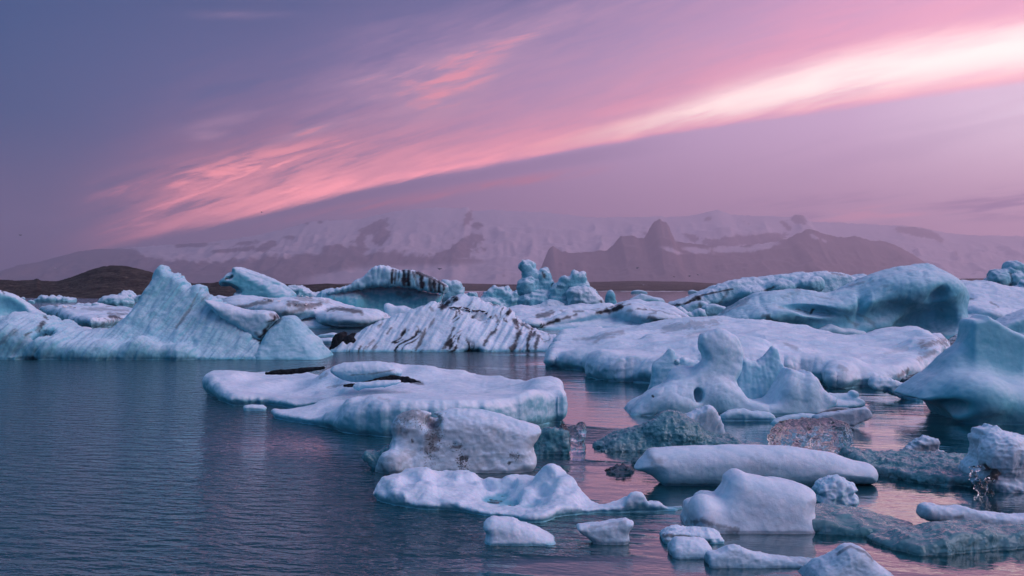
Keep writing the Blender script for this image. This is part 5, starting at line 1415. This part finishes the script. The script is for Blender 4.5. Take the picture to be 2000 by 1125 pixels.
# ================================================================== gulls
def bird_mesh(name, body, wing, spread):
    V, F = [], []
    prof = [(-.23, .0, .006), (-.16, .005, .035), (-.06, 0, .062), (.05, .005, .066), (.13, .03, .045), (.18, .062, .036), (.215, .07, .028), (.245, .066, .008)]
    for x, z, r in prof:
        for k in range(6):
            a = k * math.pi / 3
            V.append((x, r * math.cos(a), z + r * 1.05 * math.sin(a)))
    for i in range(len(prof) - 1):
        for k in range(6):
            F.append((i * 6 + k, i * 6 + (k + 1) % 6, (i + 1) * 6 + (k + 1) % 6, (i + 1) * 6 + k))
    b0 = len(V)
    if spread:
        for sg in (-1, 1):
            n0 = len(V)
            st = [(.0, .09, .16, .03), (.20, .06, .15, .10), (.42, .0, .11, .11), (.60, -.10, .03, .04)]
            for y, xf, ch, z in st:
                V += [(xf, sg * (y + .04), z), (xf - ch, sg * (y + .04), z - .01)]
            for i in range(3):
                F.append((n0 + 2 * i, n0 + 2 * i + 1, n0 + 2 * i + 3, n0 + 2 * i + 2))
    else:
        for sg in (-1, 1):
            n0 = len(V)
            V += [(.08, sg * .065, .03), (-.02, sg * .072, .045), (-.26, sg * .02, .01), (-.05, sg * .066, -.025)]
            F.append((n0, n0 + 1, n0 + 2, n0 + 3))
            n1 = len(V)
            V += [(.02, sg * .022, -.05), (.03, sg * .03, -.05), (.03, sg * .03, -.13), (.02, sg * .022, -.13)]
            F.append((n1, n1 + 1, n1 + 2, n1 + 3))
    V = np.array(V)
    tint = np.tile(np.array(body), (len(V), 1))
    tint[b0:] = wing
    return V, np.array(F), tint


m_bird, t, p = principled('plumage')
ta = t.n('ShaderNodeAttribute', attribute_name='tint')
t.put(p.inputs['Base Color'], ta.outputs['Color'])
p.inputs['Roughness'].default_value = 0.7
dg = bpy.context.evaluated_depsgraph_get()


def birds(label, group, spots, body, wing, spread=False, size=1.0, Dlist=None):
    V, F, tint = bird_mesh('gull', body, wing, spread)
    first = None
    dg = bpy.context.evaluated_depsgraph_get()
    for i, q in enumerate(spots):
        if first is None:
            o = first = mesh_obj('gull', V, F, m_bird, tint=tint)
        else:
            o = first.copy()
            C.objects.link(o)
        o.scale = (size,) * 3
        if spread:
            o.location = at(q[0], q[1], q[2])
            o.rotation_euler = (R(20 * math.sin(i * 2.1)), R(-10), i * 1.9)
        else:
            dv = Vector(((q[0] - 1000) / FPX, 1, -(q[1] - HOR) / FPX)).normalized()
            hit, loc, nor, _, ob, _ = SC.ray_cast(dg, Vector((0, 0, CAM_H)), dv, distance=400)
            if hit and loc.y > 20 and loc.y < 300 and ob.name.startswith(('ice', 'stre', 'floe')):
                o.location = (loc.x, loc.y, loc.z + 0.12 * size)
            else:
                o.location = at(q[0], q[1], q[2])
            o.rotation_euler = (0, 0, i * 2.4)
        tag(o, label, 'bird', group)


birds('white gull standing on the wide gull floe at left', 'gulls on the wide gull floe', [(109, 599, 112), (112, 599, 112), (124, 600, 112), (127, 602, 110), (137, 600, 112), (146, 603, 108)], (.8, .8, .82), (.45, .47, .52), size=1.25)
birds('white gull resting on the snowy floe below the beast-head berg', 'gulls on the snowy floe', [(518, 586, 110), (525, 587, 110), (531, 588, 110), (545, 590, 110), (572, 577, 115), (583, 579, 115), (590, 580, 115), (600, 582, 112), (608, 583, 112), (615, 604, 105), (579, 597, 105), (598, 597, 105)], (.8, .8, .82), (.5, .52, .56), size=1.1)
birds('dark bird resting on the back of the streaked white berg', 'birds on the streaked berg', [(882, 604, 70), (889, 604, 70), (893, 605, 70), (898, 604, 70), (911, 605, 70), (913, 609, 70), (917, 611, 70), (925, 610, 70), (932, 610, 70), (943, 611, 70), (950, 615, 70), (958, 622, 70)], (.05, .05, .06), (.04, .04, .05), size=.9)
birds('small gull in flight over the low far shore right of the tower berg', 'gulls flying over the far shore', [(1245, 523, 130), (1363, 536, 140), (1316, 540, 150), (1347, 539, 160), (1257, 556, 150)], (.38, .36, .40), (.30, .28, .32), True, 1.0)
birds('gull in flight against the dusk sky and snowy mountains', 'gulls flying high', [(40, 459, 170), (108, 524, 150), (511, 414, 180), (859, 525, 120), (1835, 528, 120)], (.34, .33, .37), (.26, .25, .3), True, 0.95)
